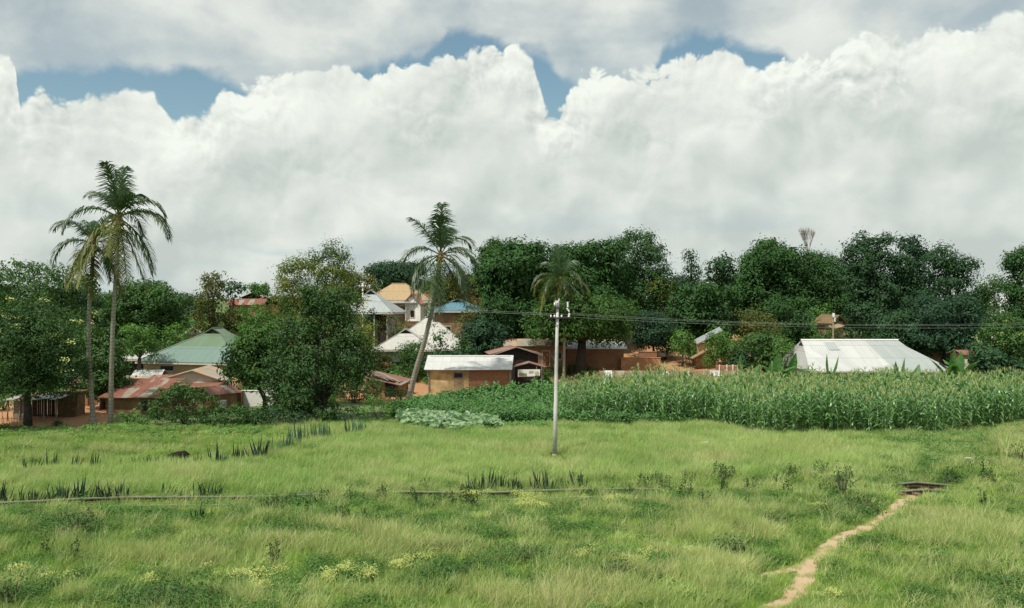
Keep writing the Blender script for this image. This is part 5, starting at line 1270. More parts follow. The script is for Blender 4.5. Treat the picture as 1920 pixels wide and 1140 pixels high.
# rank beyond: closes the view between the nearer crowns
k = 0
for i, (cx, tp, w, sty, lb) in enumerate(((-20, 540, 150, 'mid', 'far green tree beyond the open crowned tree at the left edge'), (110, 545, 150, 'deep', 'far dark tree behind the left palm pair'), (215, 548, 120, 'mid', 'far tree seen between the left palms and the skyline dome'),
        (330, 556, 120, 'deep', 'far low dark tree left of the spiky topped tree'), (530, 556, 90, 'olive', 'far olive tree hidden behind the yellow blossoming top'), (640, 545, 110, 'mid', 'far green tree left of the tan roof'), (800, 528, 120, 'deep', 'far dark tree behind the leaning palm crown'),
        (900, 535, 110, 'mid', 'far green tree left of the mango wood'), (1020, 500, 170, 'mango', 'far dark tree behind the small palm crown'), (1150, 505, 150, 'mango', 'far dark tree between the two mango crowns'), (1265, 520, 120, 'deep', 'far dark tree under the two thin tops'),
        (1385, 520, 110, 'mango', 'far dark tree at the left foot of the great dome'), (1500, 500, 130, 'mango', 'far dark tree beneath the leafless tree'), (1590, 500, 110, 'deep', 'far dark tree left of the tallest dark tree'), (1680, 520, 140, 'deep', 'far dark tree behind the tallest dark tree'),
        (1800, 560, 120, 'deep', 'far dark tree right of the round end tree'), (1880, 572, 90, 'mid', 'far green tree under the tiny skyline house'), (1975, 540, 110, 'deep', 'far dark tree just past the right edge'))):
    T(lb, cx, tp, 640, w, 155 + (i % 3) * 6, sty, 'dome', 11, 200 + i, trunk=True, dens=.75, group='trees beyond the village')
# leafless trees
def bare(label, cx, top, bot, w, Y, seed):
    rs = random.Random(seed); x = gx(cx, Y); gz = Hs(x, Y); root = empty('bare_tree', (x, Y, gz), 0, label, 'tree')
    zt = CAMH - (top - HOR) / F * Y - gz; zb = CAMH - (bot - HOR) / F * Y - gz; W = w / F * Y
    b = MB(); b.tube([(0, 0, -.2), (0, 0, zb * .6), (0, 0, zb)], [.25, .2, .16], 8)
    def br(p, d, L, r, k):
        q = p + d * L; b.tube([p, p + d * L * .5 + Vector((rs.uniform(-.05, .05), 0, 0)), q], [r, r * .8, r * .6], 4, caps=False)
        if k: 
            for s in range(3): br(q, (d + Vector((rs.uniform(-.38, .38), rs.uniform(-.35, .35), rs.uniform(.1, .5)))).normalized(), L * rs.uniform(.6, .85), r * .6, k - 1)
    for s in range(7): br(Vector((0, 0, zb)), Vector((rs.uniform(-.30, .30), rs.uniform(-.2, .2), 1)).normalized(), (zt - zb) * .36, .045, 4)
    b.build('branches', M['greywood'], root)
bare('leafless pale tree rising above the wood on the skyline', 1515, 434, 478, 40, 124, 3)
bare('leafless twiggy tree in the sky gap at right', 1866, 528, 560, 22, 125, 9)

# ------------------------------------------------------------ bushes
bush('broad green bush mass in front of the rusty roofed huts', 345, 795, 140, 84, 'mid', 301, dens=2.6, n=14, D=2.4)
bush('low green bush right of the broad bush mass', 432, 797, 130, 42, 'mid', 302, dens=2.6, n=10, D=2.5)
bush('low green bush between the palm foot and the broad bush', 258, 797, 90, 32, 'bright', 303, dens=2.6, D=2)
bush('rounded vine covered bush at the left end of the crop rows', 712, 800, 88, 58, 'bright', 304, leaf=.16, dens=2.2, n=10, D=2.6)
bush('dark bush under the central tree at its right side', 655, 797, 60, 38, 'deep', 305, D=2)
bush('dark bush under the central tree at its left side', 540, 800, 90, 36, 'deep', 306, D=2)
bush('tiny dark round shrub casting its shadow on the bare yard', 106, 797, 18, 13, 'deep', 307, leaf=.12, dens=4)
bush('small green bush at the left edge behind the stick fence', 8, 770, 70, 44, 'mid', 308, D=2)
bush('green bush at the foot of the leaning palm', 745, 766, 50, 26, 'mid', 309, Y=79)
bush('dark round shrub at the upper left of the footpath', 1450, 990, 44, 28, 'weed', 310, leaf=.12, dens=4)
bush('dark round shrub left of the footpath bend', 1378, 1048, 62, 48, 'weed', 311, leaf=.12, dens=4)
bush('dark green leafy bush at the lower left corner', 18, 1140, 90, 62, 'mid', 312, leaf=.11, dens=5)
bush('wide low dark green bush at the lower left', 320, 1145, 210, 52, 'mid', 313, leaf=.11, dens=4, n=14, D=2.4)
bush('tangled dark shrub below the rail at left', 148, 1005, 90, 52, 'weed', 314, leaf=.12, dens=3.5, n=10)
bush('dark clump at the right edge above the meadow', 1912, 872, 40, 42, 'weed', 315, leaf=.14, dens=3)
bush('low herb bush right of the wide low bush at bottom', 870, 1088, 80, 40, 'mid', 316, leaf=.10, dens=4)
bush('low dark herb bush near the bottom centre right', 1165, 1098, 70, 42, 'weed', 317, leaf=.10, dens=4)
bush('low green herb bush in the lower middle', 985, 1060, 70, 34, 'mid', 318, leaf=.10, dens=4)
bush('low shrub at the right beside the trodden gap', 1785, 908, 60, 18, 'weed', 319, leaf=.12, dens=3)
bush('low dark shrub above the path end', 1660, 900, 80, 20, 'weed', 320, leaf=.12, dens=3)
bush('upright herb clump between the rail and the maize', 1580, 938, 54, 56, 'weed', 321, leaf=.12, dens=2.5)
bush('low shrub at the foot of the upright herb clump', 1605, 962, 110, 26, 'weed', 322, leaf=.12, dens=3, n=10)
bush('leafy bush hiding the wall of the small thatched hut', 1563, 640, 74, 110, 'mid', 330, Y=95, D=3)
bush('bright bush left of the small thatched hut', 1524, 640, 50, 100, 'bright', 331, Y=96, D=3)
bush('green bush beside the courtyard wall of the brick yard', 1290, 672, 50, 14, 'bright', 323, Y=108)
bush('bright bush at the right end of the maize field', 1908, 752, 60, 60, 'mid', 324, Y=70, D=3)
bush('yellow green weeds on the slope under the grey hill roof', 700, 640, 80, 44, 'olive', 325, Y=100, D=3, n=10)
bush('green thicket on the slope above the white front wing', 770, 615, 110, 34, 'olive', 326, Y=112, D=3, n=10)
bush('green thicket at the left foot of the grey hill roof', 645, 632, 64, 74, 'mid', 327, Y=98, D=3)
bush('leafy bush before the orange earth bank', 664, 770, 60, 40, 'mid', 332, Y=77.5, D=2)
bush('leafy bush overlapping the left of the red mud shack', 704, 770, 36, 50, 'mid', 333, Y=80, D=2)
bush('dark thicket right of the timber hut', 1030, 700, 60, 20, 'mid', 328, Y=98, D=3)
bush('green undergrowth beneath the forked mango trunk', 1080, 700, 90, 18, 'mid', 329, Y=99, D=3)

# ------------------------------------------------------------ banana plants
def banana(label, cx, base, Y, lv, seed):
    rs = np.random.RandomState(seed); x = gx(cx, Y); gz = Hs(x, Y); root = empty('banana_plant', (x, Y, gz), 0, label, 'banana plant'); root.scale = (1.12, 1.12, 1.22)
    b = MB(); b.tube([(0, 0, -.1), (0, 0, 1.0), (0, 0, 2.0)], [.14, .11, .07], 8); b.build('stem', M['olivegreen'], root, smooth=True)
    for (az, el, L, dr) in lv:
        az, el = R(az), R(el); d = np.array([math.cos(az) * math.cos(el), math.sin(az) * math.cos(el), math.sin(el)]); p = np.array([0, 0, 1.7]); V = []; Q = []; n = 16
        tw = np.array([math.cos(az + 1.57), math.sin(az + 1.57), 0]); yv = np.cross(tw, d)
        for i in range(n + 1):
            f = i / n; w = 0.0 if f < .14 else .30 * math.sin(math.pi * min(1, (f - .12) / .88) ** .75) + .02; jag = 1 + .12 * rs.rand()
            s = tw * (.8) + np.array([.3, -.5, 0]) * (1 if abs(d[2]) > .5 else 0); s /= np.linalg.norm(s); u = np.cross(s, d)
            V += [p - s * w * jag + u * w * .35, p, p + s * w * jag + u * w * .35]
            p = p + d * L / n; d = d + np.array([0, 0, -dr / n]); d /= np.linalg.norm(d)
        for i in range(n): Q += [(3 * i, 3 * i + 1, 3 * i + 4, 3 * i + 3), (3 * i + 1, 3 * i + 2, 3 * i + 5, 3 * i + 4)]
        link('leaf', mesh_np('leaf', np.array(V), np.array(Q), M['banana'], var=rs.rand(len(Q))), root)
BL = [(270, 80, 2.0, .3), (200, 60, 2.1, 1.4), (340, 58, 2.1, 1.4), (150, 40, 2.0, 1.8), (20, 40, 2.0, 1.8), (90, 62, 1.8, 1), (245, 35, 1.9, 1.8), (300, 30, 1.9, 1.8)]
banana('banana plant with tall upright leaf left of the big white roof', 1456, 0, 76, BL, 1)
banana('banana plant with wide arching leaves left of the hall hip', 1480, 0, 77, [(a + 25, e - 8, l, d) for a, e, l, d in BL], 2)
banana('banana plant with two broad blades before the white roof', 1556, 0, 75.2, [(150, 84, 1.9, .1), (20, 66, 1.9, .1), (200, 30, 1.6, 1.6), (330, 30, 1.4, 1.6)], 3)
banana('banana plant with a pair of short blades before the grey roof panel', 1686, 0, 75.5, [(170, 80, 1.3, .2), (20, 76, 1.6, .6), (200, 50, 1.2, 1.5)], 4)
banana('banana plant with one blade near the roof hip at right', 1712, 0, 75.5, [(30, 60, 1.3, .3), (180, 50, 1.0, 1.2)], 5)
banana('tall banana plant right of the big white roof', 1778, 0, 77, [(a + 60, e, l * 1.1, d) for a, e, l, d in BL], 6)
banana('banana plant with pale broad leaf beside the orange brick house', 1798, 0, 76.5, [(a + 130, e, l, d * .7) for a, e, l, d in BL], 7)
banana('young banana plant left of the maize field top', 1390, 0, 79, [(85, 85, 1.7, .1), (200, 40, 1.3, 1.5), (10, 35, 1.6, 1.4)], 8)
banana('low banana plant at the brick pen', 1418, 0, 78, [(20, 35, 1.9, 1.2), (170, 50, 1.4, 1.5), (60, 60, 1.4, 1)], 9)

# ------------------------------------------------------------ maize
def strap(V, Q, p, az, el, L, w, dr, rs, n=6, tw=0.0):
    d = np.array([math.cos(az) * math.cos(el), math.sin(az) * math.cos(el), math.sin(el)]); s = np.array([-math.sin(az), math.cos(az), 0]); s = s + np.array([0, 0, rs.normal() * .35]); s /= np.linalg.norm(s)
    a0 = len(V)
    for i in range(n + 1):
        f = i / n; ww = w * (math.sin(math.pi * min(1, .18 + f * .82)) ** .7 if i < n else .05)
        V.append(p - s * ww); V.append(p + s * ww); p = p + d * L / n; d = d + np.array([0, 0, -dr / n * (0.4 + 1.3 * f)]); d /= np.linalg.norm(d)
    for i in range(n): Q.append((a0 + 2 * i, a0 + 2 * i + 1, a0 + 2 * i + 3, a0 + 2 * i + 2))
def maize_meshes(seed):
    rs = np.random.RandomState(seed); V = []; Q = []; Ht = 2.42
    for k in range(4):
        a = k * 1.571; b_ = a + 1.571
        i = len(V); r = .022; V += [np.array([math.cos(a) * r, math.sin(a) * r, 0]), np.array([math.cos(b_) * r, math.sin(b_) * r, 0]), np.array([math.cos(b_) * r * .5, math.sin(b_) * r * .5, Ht]), np.array([math.cos(a) * r * .5, math.sin(a) * r * .5, Ht])]
        Q.append((i, i + 1, i + 2, i + 3))
    az = rs.rand() * 6.28
    for k in range(13):
        f = (k + .5) / 13; strap(V, Q, np.array([0, 0, .25 + f * (Ht - .45)]), az + k * 3.0 + rs.normal() * .35, R(62 - 8 * rs.rand()), (.95 - .35 * abs(f - .45)) * (.85 + .3 * rs.rand()), .060, 2.4 + 1.4 * rs.rand(), rs)
    m1 = mesh_np('maize_leaves', np.array(V), np.array(Q), M['maize'], var=rs.rand(len(Q)))
    V = []; Q = []
    for k in range(7):
        a = k * .9 + rs.rand(); strap(V, Q, np.array([0, 0, Ht - .03 + .02 * k]), a, R(50 + 35 * (k == 0) + 20 * rs.rand()), .34 + .1 * rs.rand(), .014, .8, rs, 3)
    m2 = mesh_np('tassel', np.array(V), np.array(Q), M['tassel'], var=rs.rand(len(Q)))
    return m1, m2
MZ = [maize_meshes(50 + i) for i in range(5)]
def maize_front(px):      # photo row of the field's front edge
    return np.interp(px, [1040, 1120, 1180, 1260, 1330, 1400, 1440, 1600, 1760, 1850, 1930, 2000], [790, 793, 797, 796, 800, 812, 817, 818, 815, 806, 800, 798])
def maize_back(px):
    return np.interp(px, [1040, 1120, 1200, 1400, 1700, 1930, 2000], [756, 752, 751, 750, 750, 756, 756])
def maize_spots():
    rs = np.random.RandomState(77); out = []
    # rows run across the view, 0.62 m apart, plants 0.30 m apart in the row
    for y in np.arange(57.5, 88, .80):
        for x in np.arange(2, 58, .48):
            xx = x + rs.normal() * .07; yy = y + rs.normal() * .08; px = 960 + F * xx / yy; py = HOR + F * CAMH / yy
            if 1048 < px < 2300 and maize_back(px) < py < maize_front(px) + 5 * float(fn(xx, yy, 2.5, 19, 2)): out.append((xx, yy, rs.rand() * 6.28, (.84 + .32 * rs.rand()) * (1 + .07 * float(fn(xx, yy, 7, 9, 2))) * (.85 + .15 * sstep(1060, 1180, px))))
    return out
SP = maize_spots()
print('maize plants', len(SP))
inview = sorted([s for s in SP if 960 + F * s[0] / s[1] < 1925], key=lambda s: s[1] + 0.0 * s[0])
# nearest plants in every column of the field, the ones that show largest
colbins = {}
for s in inview: colbins.setdefault(int((960 + F * s[0] / s[1]) // 8), []).append(s)
front = []
d = 0
while len(front) < 300:
    for k in sorted(colbins):
        if d < len(colbins[k]) and len(front) < 300: front.append(colbins[k][d])
    d += 1
fs = set((s[0], s[1]) for s in front)
for i, (x, y, a, s) in enumerate(front):
    m1, m2 = MZ[i % 5]; o = bpy.data.objects.new('maize_plant', m1); COL.objects.link(o)
    o.location = (x, y, Hs(x, y) - .03); o.rotation_euler = (rnd.gauss(0, .04), rnd.gauss(0, .04), a); o.scale = (s, s, s)
    tag(o, 'tall green maize plant with arching leaves in the front rows of the field', 'maize plant', 'maize plants in the front rows')
    t = bpy.data.objects.new('tassel', m2); COL.objects.link(t); t.parent = o

# ------------------------------------------------------------ scattered growth (geometry nodes on point clouds, each point a real plant)
SRC = {}
def source(kind, meshes):
    """unlinked collection of source tufts"""
    c = bpy.data.collections.new('source_' + kind)
    for i, ml in enumerate(meshes):
        o = bpy.data.objects.new('%s_source' % kind, ml); c.objects.link(o)
    SRC[kind] = (c, len(meshes))
def scatter(name, kind, pts, label, cat=None):
    """pts rows: x, y, z, yaw, scale, tilt"""
    c, n = SRC[kind]; pts = np.asarray(pts, float); me = bpy.data.meshes.new(name)
    me.vertices.add(len(pts)); me.vertices.foreach_set('co', pts[:, :3].astype(np.float32).ravel())
    rs = np.random.RandomState(len(pts))
    rot = np.stack([pts[:, 5] * rs.normal(size=len(pts)) * .5, pts[:, 5], pts[:, 3] * 1.0], 1)
    a = me.attributes.new('rot', 'FLOAT_VECTOR', 'POINT'); a.data.foreach_set('vector', rot.astype(np.float32).ravel())
    a = me.attributes.new('size', 'FLOAT', 'POINT'); a.data.foreach_set('value', pts[:, 4].astype(np.float32))
    a = me.attributes.new('pick', 'INT', 'POINT'); a.data.foreach_set('value', rs.randint(0, n, len(pts)).astype(np.int32))
    o = link(name, me); tag(o, label, cat, None, 'stuff')
    g = bpy.data.node_groups.new(name + '_scatter', 'GeometryNodeTree')
    g.interface.new_socket('Geometry', in_out='INPUT', socket_type='NodeSocketGeometry'); g.interface.new_socket('Geometry', in_out='OUTPUT', socket_type='NodeSocketGeometry')
    N = g.nodes; L = g.links; gi = N.new('NodeGroupInput'); go = N.new('NodeGroupOutput')
    m2p = N.new('GeometryNodeMeshToPoints'); ci = N.new('GeometryNodeCollectionInfo'); ci.inputs['Collection'].default_value = c
    ci.inputs['Separate Children'].default_value = True; ci.inputs['Reset Children'].default_value = True
    ip = N.new('GeometryNodeInstanceOnPoints'); ip.inputs['Pick Instance'].default_value = True
    def at_(nm, ty): q = N.new('GeometryNodeInputNamedAttribute'); q.data_type = ty; q.inputs['Name'].default_value = nm; return q.outputs['Attribute']
    L.new(gi.outputs[0], m2p.inputs[0]); L.new(m2p.outputs[0], ip.inputs['Points']); L.new(ci.outputs[0], ip.inputs['Instance'])
    L.new(at_('pick', 'INT'), ip.inputs['Instance Index']); L.new(at_('rot', 'FLOAT_VECTOR'), ip.inputs['Rotation']); L.new(at_('size', 'FLOAT'), ip.inputs['Scale'])
    L.new(ip.outputs[0], go.inputs[0])
    md = o.modifiers.new('scatter', 'NODES'); md.node_group = g
    return o
mz = []
for i, (m1, m2) in enumerate(MZ):   # stalk, leaves and tassel in one mesh for the rows further back
    V1 = np.array([v.co for v in m1.vertices]); V2 = np.array([v.co for v in m2.vertices])
    Q = np.concatenate([np.array([p.vertices[:] for p in m1.polygons]), np.array([p.vertices[:] for p in m2.polygons]) + len(V1)])
    mi = [0] * len(m1.polygons) + [1] * len(m2.polygons)
    mz.append(mesh_np('maize', np.concatenate([V1, V2]), Q, [M['maize'], M['tassel']], mi=mi, var=np.random.RandomState(i).rand(len(Q))))
source('maize', mz)
rest = [s for s in SP if (s[0], s[1]) not in fs]
scatter('maize_field', 'maize', [(x, y, Hs(x, y) - .03, a, s, .04) for x, y, a, s in rest], 'back rows of the tall maize field with pale tassels', 'maize field')

def tuft(n, rad, h, w, lean, seed, mat, spread=.35, wind=(.25, 0), seg=3, heads=0):
    rs = np.random.RandomState(seed); V = []; Q = []
    for k in range(n):
        a = rs.rand() * 6.283; r = rad * math.sqrt(rs.rand()); p = np.array([math.cos(a) * r, math.sin(a) * r, -.03])
        hh = h * (.5 + .7 * rs.rand()); th = rs.rand() * 6.283; d = np.array([math.cos(th) * spread * rs.rand() + wind[0] * .5, math.sin(th) * spread * rs.rand() + wind[1] * .5, 1.0]); d /= np.linalg.norm(d)
        fa = rs.rand() * 3.14; s = np.array([math.cos(fa), math.sin(fa), 0]) * w; bend = np.array([math.cos(th) * lean + wind[0], math.sin(th) * lean + wind[1], -.25]) * (.6 + .8 * rs.rand())
        a0 = len(V)
        for i in range(seg + 1):
            f = i / seg; q = s * (1 - f * .85); V.append(p - q); V.append(p + q); p = p + d * hh / seg; d = d + bend / seg; d /= np.linalg.norm(d)
        for i in range(seg): Q.append((a0 + 2 * i, a0 + 2 * i + 1, a0 + 2 * i + 3, a0 + 2 * i + 2))
    vv = np.repeat(rs.rand(n), seg)
    return mesh_np('tuft', np.array(V), np.array(Q), M[mat], var=vv)
source('grass', [tuft(80, .42, .32, .010, .5, i, 'grass', .6, (.18, 0)) for i in range(5)])
source('meadow', [tuft(90, .42, .60, .010, .55, 20 + i, 'meadow', .45, (.55, .05)) for i in range(5)])
source('dry', [tuft(64, .36, .66, .009, .5, 40 + i, 'dry', .5, (.35, 0)) for i in range(5)])
def herbtuft(n, rad, h, leaf, seed, mat):
    rs = np.random.RandomState(seed); th = rs.rand(n) * 6.283; r = rad * np.sqrt(rs.rand(n)); z = rs.rand(n) * h * (1 - .5 * (r / rad) ** 2)
    P = np.stack([np.cos(th) * r, np.sin(th) * r, z], 1); N = rs.normal(size=(n, 3)) * .5 + np.array([0, -.1, 1]); N /= np.linalg.norm(N, axis=1, keepdims=True)
    V, Q = leaves(P, N, np.full(n, leaf), .5, rs, .1); return mesh_np('herb', V, Q, M[mat], var=rs.rand(n))
source('herb', [herbtuft(170, .40, .36, .062, 60 + i, 'herb') for i in range(5)])
source('broad', [herbtuft(46, .26, .30, .15, 160 + i, 'herb') for i in range(4)])
source('yellow', [herbtuft(34, .24, .16, .062, 70 + i, 'flower') for i in range(4)])
source('crop', [herbtuft(90, .45, .95, .24, 80 + i, 'crop') for i in range(5)])
source('lowcrop', [herbtuft(40, .35, .28, .16, 85 + i, 'squash') for i in range(4)])
def taro(seed):
    rs = np.random.RandomState(seed); V = []; Q = []
    for k in range(9):
        a = rs.rand() * 6.283; r = .32 * math.sqrt(rs.rand()); c = np.array([math.cos(a) * r, math.sin(a) * r, .25 + .30 * rs.rand()])
        N = np.array([rs.normal() * .35, -.35 + rs.normal() * .3, 1]); N /= np.linalg.norm(N); s = np.cross(N, [0, 1, 0]); s /= np.linalg.norm(s); t = np.cross(N, s); L = .17 + .08 * rs.rand()
        out = [(0, -1.0), (.62, -.55), (.8, .1), (.45, .6), (0, .45), (-.45, .6), (-.8, .1), (-.62, -.55)]
        a0 = len(V); V.append(c - N * .03); V += [c + s * u * L + t * v * L for u, v in out]
        Q += [(a0, a0 + 1 + k2, a0 + 2 + k2, a0 + 1 + (k2 + 2) % 8) for k2 in (0, 2, 4)] + [(a0, a0 + 7, a0 + 8, a0 + 1)]
    return mesh_np('taro', np.array(V), np.array(Q), M['taro'], var=rs.rand(len(Q)))
source('taro', [taro(90 + i) for i in range(4)])

def sample(n, px0, px1, py0, py1, seed):
    """points spread evenly over the meadow inside a band of the meadow, with margins"""
    rs = np.random.RandomState(seed); Y0 = F * CAMH / (py1 - HOR); Y1 = F * CAMH / (py0 - HOR)
    y = np.sqrt(Y0 ** 2 + rs.rand(n) * (Y1 ** 2 - Y0 ** 2)); px = px0 + rs.rand(n) * (px1 - px0)
    x = (px - 960) / F * y; return x, y, px, HOR + F * CAMH / y, rs
def blob(px, py, lst):
    s = np.zeros(len(px))
    for a, b, c, d in lst: s = np.maximum(s, np.exp(-((px - a) / c) ** 2 - ((py - b) / d) ** 2))
    return s
def pack(x, y, sel, rs, s0=.8, s1=.4, tilt=.1, lim=None, size=None):
    x, y = x[sel], y[sel]; n = len(x); sz = (s0 + s1 * rs.rand(n)) * (size[sel] if size is not None else 1)
    return np.stack([x, y, H(x, y), rs.rand(n) * 6.28 * 0 + rs.normal(size=n) * .6, sz, rs.normal(size=n) * tilt], 1)
MEADOW = [(900, 850, 330, 42), (1350, 860, 380, 40), (600, 900, 260, 34), (250, 905, 320, 26), (1100, 880, 300, 30), (1330, 815, 160, 16), (740, 830, 120, 24), (1560, 870, 150, 30)]
DRY = [(1080, 1120, 240, 32), (720, 1030, 130, 26), (520, 1035, 130, 14), (1300, 868, 200, 14), (1000, 860, 120, 14), (1480, 855, 90, 20), (1350, 985, 90, 40), (1790, 1000, 120, 30), (300, 1045, 200, 16), (1330, 1080, 60, 40), (1890, 840, 30, 40)]
HERB = [(150, 985, 170, 30), (560, 1000, 110, 14), (560, 960, 160, 22), (900, 990, 240, 26), (1300, 960, 220, 30), (60, 1110, 60, 30), (350, 1120, 200, 32), (870, 1080, 110, 26), (1000, 1060, 90, 22), (1780, 835, 150, 24), (1750, 870, 110, 14),
        (1900, 1110, 120, 30), (1600, 960, 110, 22), (1380, 1040, 80, 30), (500, 1110, 120, 22), (250, 980, 120, 22), (1150, 1090, 70, 20), (1680, 900, 90, 14), (640, 1075, 60, 16), (1240, 1060, 90, 22)]
x, y, px, py, rs = sample(104000, -560, 2560, 800, 1200, 1)
pd = pathdist(x, y); nf = fn(x, y, 9, 8, 3); n2 = fn(x, y, 3.0, 18, 3)
m = blob(px, py, MEADOW) + .30 * n2; dr = blob(px, py, DRY) + .55 * n2 + .15 * nf + .16 * rs.normal(size=len(x)); hb = blob(px, py, HERB) + .60 * fn(x, y, 2.6, 28, 3) + .18 * rs.normal(size=len(x))
r = rs.rand(len(x))
mz_front = np.where(px > 1040, maize_front(np.clip(px, 1040, 2000)), 0)
ok = ((pd > -.18 + .35 * rs.rand(len(x))) | (rs.rand(len(x)) < .10)) & (fn(x, y, 1.7, 91, 2) > -.88) & ((py > mz_front + 2) | (px < 1040)) 
ok &= ~((px < 520) & (py < 830)) & ~((px > 745) & (px < 1030) & (py < 812))
log = np.hypot((px - 331) / 40, (py - 862) / 8) < 1
ok &= ~log
near = (pd < .35)
isd = ok & ~near & (dr > .52) & (r < .75); ish = ok & ~near & (hb > .50) & ~isd & (r < .85); ism = ok & (pd > 1.0) & (m > .42) & ~isd & ~ish
pole = (np.abs(x - PX) < .9) & (y > PY - 3.0) & (y < PY + .4); ism &= ~pole; isd &= ~pole
isg = ok & ~isd & ~ish & ~ism
farg = 0.9 + .3 * sstep(40, 60, y)
scatter('grass', 'grass', pack(x, y, isg & (r < .9), rs, .75, .5, size=farg * (1 - .5 * near)), 'short green grass covering the meadow', 'grass')
scatter('tall_grass', 'meadow', pack(x, y, ism & (r < .85), rs, .75, .45), 'tall lime green wind blown grass below the maize', 'tall grass')
scatter('dry_grass', 'dry', pack(x, y, isd & (r < .62), rs, .7, .5), 'pale straw coloured seeding grass', 'dry grass')
scatter('low_herbs', 'herb', pack(x, y, ish, rs, .7, .7), 'dark green leafy weeds among the grass', 'weeds')
bw = ok & ~near & (rs.rand(len(x)) < .035 + .05 * (hb > .4)) & ~ism
scatter('broadleaf_weeds', 'broad', pack(x, y, bw, rs, .6, .7), 'single broad leaved weeds among the meadow grass', 'weeds')
# a light mix of tall straws everywhere
e = ok & ~near & (rs.rand(len(x)) < .06) & ~ism
scatter('straw_tufts', 'dry', pack(x, y, e, rs, .5, .6), 'scattered straw tufts in the green meadow', 'dry grass')
FL = [(470, 1090, 50, 10), (480, 1112, 22, 8), (655, 1088, 26, 10), (748, 1075, 26, 10), (800, 1068, 16, 5), (690, 1095, 20, 6), (1085, 1058, 14, 7), (1195, 1068, 24, 7), (990, 945, 26, 12), (1015, 960, 18, 6), (905, 980, 10, 5),
      (1215, 1052, 12, 6), (50, 1085, 30, 6), (90, 1102, 12, 6), (390, 1070, 12, 4), (140, 1100, 16, 5), (270, 1098, 14, 5), (610, 1100, 16, 8), (1205, 1060, 16, 6), (1130, 1050, 40, 4), (1560, 905, 10, 3), (1390, 905, 8, 3), (1530, 965, 10, 3), (1720, 1090, 16, 4), (1560, 1130, 20, 6),
      (890, 935, 30, 4), (1130, 945, 30, 4), (1250, 1000, 14, 4), (1300, 1050, 30, 5)]
x2, y2, px2, py2, rs2 = sample(60000, 0, 1920, 890, 1140, 5)
bl = blob(px2, py2, FL); f = (bl + .45 * fn(x2, y2, 1.1, 31, 3) > .50) & (bl > .12); f &= rs2.rand(len(x2)) < .40
q = pack(x2, y2, f & (pathdist(x2, y2) > .3), rs2, .6, .6); q[:, 2] += .30
scatter('yellow_flowers', 'yellow', q, 'patches of pale yellow wild flowers in the lower meadow', 'wild flowers')
# green crop band and broad leaved patch left of the maize
x3, y3, px3, py3, rs3 = sample(5200, 735, 1300, 742, 800, 6)
bnd = (py3 > np.interp(px3, [735, 800, 960, 1060, 1300], [768, 760, 752, 748, 765])) & (py3 < np.interp(px3, [735, 780, 960, 1100, 1300], [782, 784, 792, 800, 806])) & ((px3 < 1075) | (py3 > maize_front(np.clip(px3, 1040, 2000)) - 10)) 
szz = .9 + .5 * sstep(770, 752, py3)
scatter('crop_rows', 'crop', pack(x3, y3, bnd & (rs3.rand(len(x3)) < .9), rs3, .75, .5, size=szz), 'dense leafy green crop between the shed and the broad leaved patch', 'crop')
x4, y4, px4, py4, rs4 = sample(5200, 740, 1045, 778, 830, 7)
ta = (px4 > 752) & (px4 < 935) & (py4 > 784) & (py4 < np.interp(px4, [752, 850, 935], [806, 815, 808])); lo = ~ta & (px4 > 800) & (px4 < 1035) & (py4 > 796) & (py4 < 822)
scatter('taro_patch', 'taro', pack(x4, y4, ta & (rs4.rand(len(x4)) < .42), rs4, .7, .5), 'patch of pale silvery broad leaves at the meadow edge', 'broad leaved crop')
scatter('vine_crop', 'lowcrop', pack(x4, y4, lo & (rs4.rand(len(x4)) < .8), rs4, .8, .5), 'low creeping crop right of the silvery patch', 'crop')
x5, y5, px5, py5, rs5 = sample(9000, 1640, 2000, 800, 905, 9)
sq = (blob(px5, py5, [(1790, 835, 130, 24), (1900, 815, 120, 18), (1720, 862, 70, 14)]) + .2 * fn(x5, y5, 3, 5, 2) > .42) & (py5 > maize_front(px5) + 1)
scatter('squash_vines', 'lowcrop', pack(x5, y5, sq & (rs5.rand(len(x5)) < .8), rs5, .9, .6), 'sprawling squash vines at the right end of the maize', 'crop')
x6, y6, px6, py6, rs6 = sample(15000, -460, 560, 798, 832, 10)
til = (py6 > 800) & (fn(x6, y6, 2.2, 15, 3) > -.15) & (px6 < 540)
scatter('seedling_rows', 'lowcrop', pack(x6, y6, til & (rs6.rand(len(x6)) < .17), rs6, .6, .5), 'sparse seedlings on the tilled reddish strip at left', 'seedlings')
scatter('strip_grass', 'grass', pack(x6, y6, (rs6.rand(len(x6)) < .10 + .6 * sstep(815, 830, py6)) & (px6 > 180 * (py6 < 812)), rs6, .5, .5), 'thin grass on the tilled strip at left', 'grass')
# undergrowth among the houses and on the hill
rs7 = np.random.RandomState(12); n = 12000; y7 = 76 + rs7.rand(n) * 85; px7 = -360 + rs7.rand(n) * 2650; x7 = (px7 - 960) / F * y7
yard = ((px7 > 1040) & (px7 < 1440) & (y7 < 122)) | ((px7 > 640) & (px7 < 1000) & (y7 < 92)) | ((px7 < 420) & (y7 < 80)) | ((px7 > 860) & (px7 < 940) & (y7 > 112) & (y7 < 150))
sel = (fn(x7, y7, 6, 44, 3) > -.1) & (~yard | (rs7.rand(n) < .05))
scatter('undergrowth', 'crop', pack(x7, y7, sel & (rs7.rand(n) < .8), rs7, .7, .8), 'weedy undergrowth between the houses and on the slope', 'undergrowth')
sel = (rs7.rand(n) < .5) & ~yard
scatter('village_grass', 'grass', pack(x7, y7, sel, rs7, 1.2, .8), 'rough grass between the village houses', 'grass')

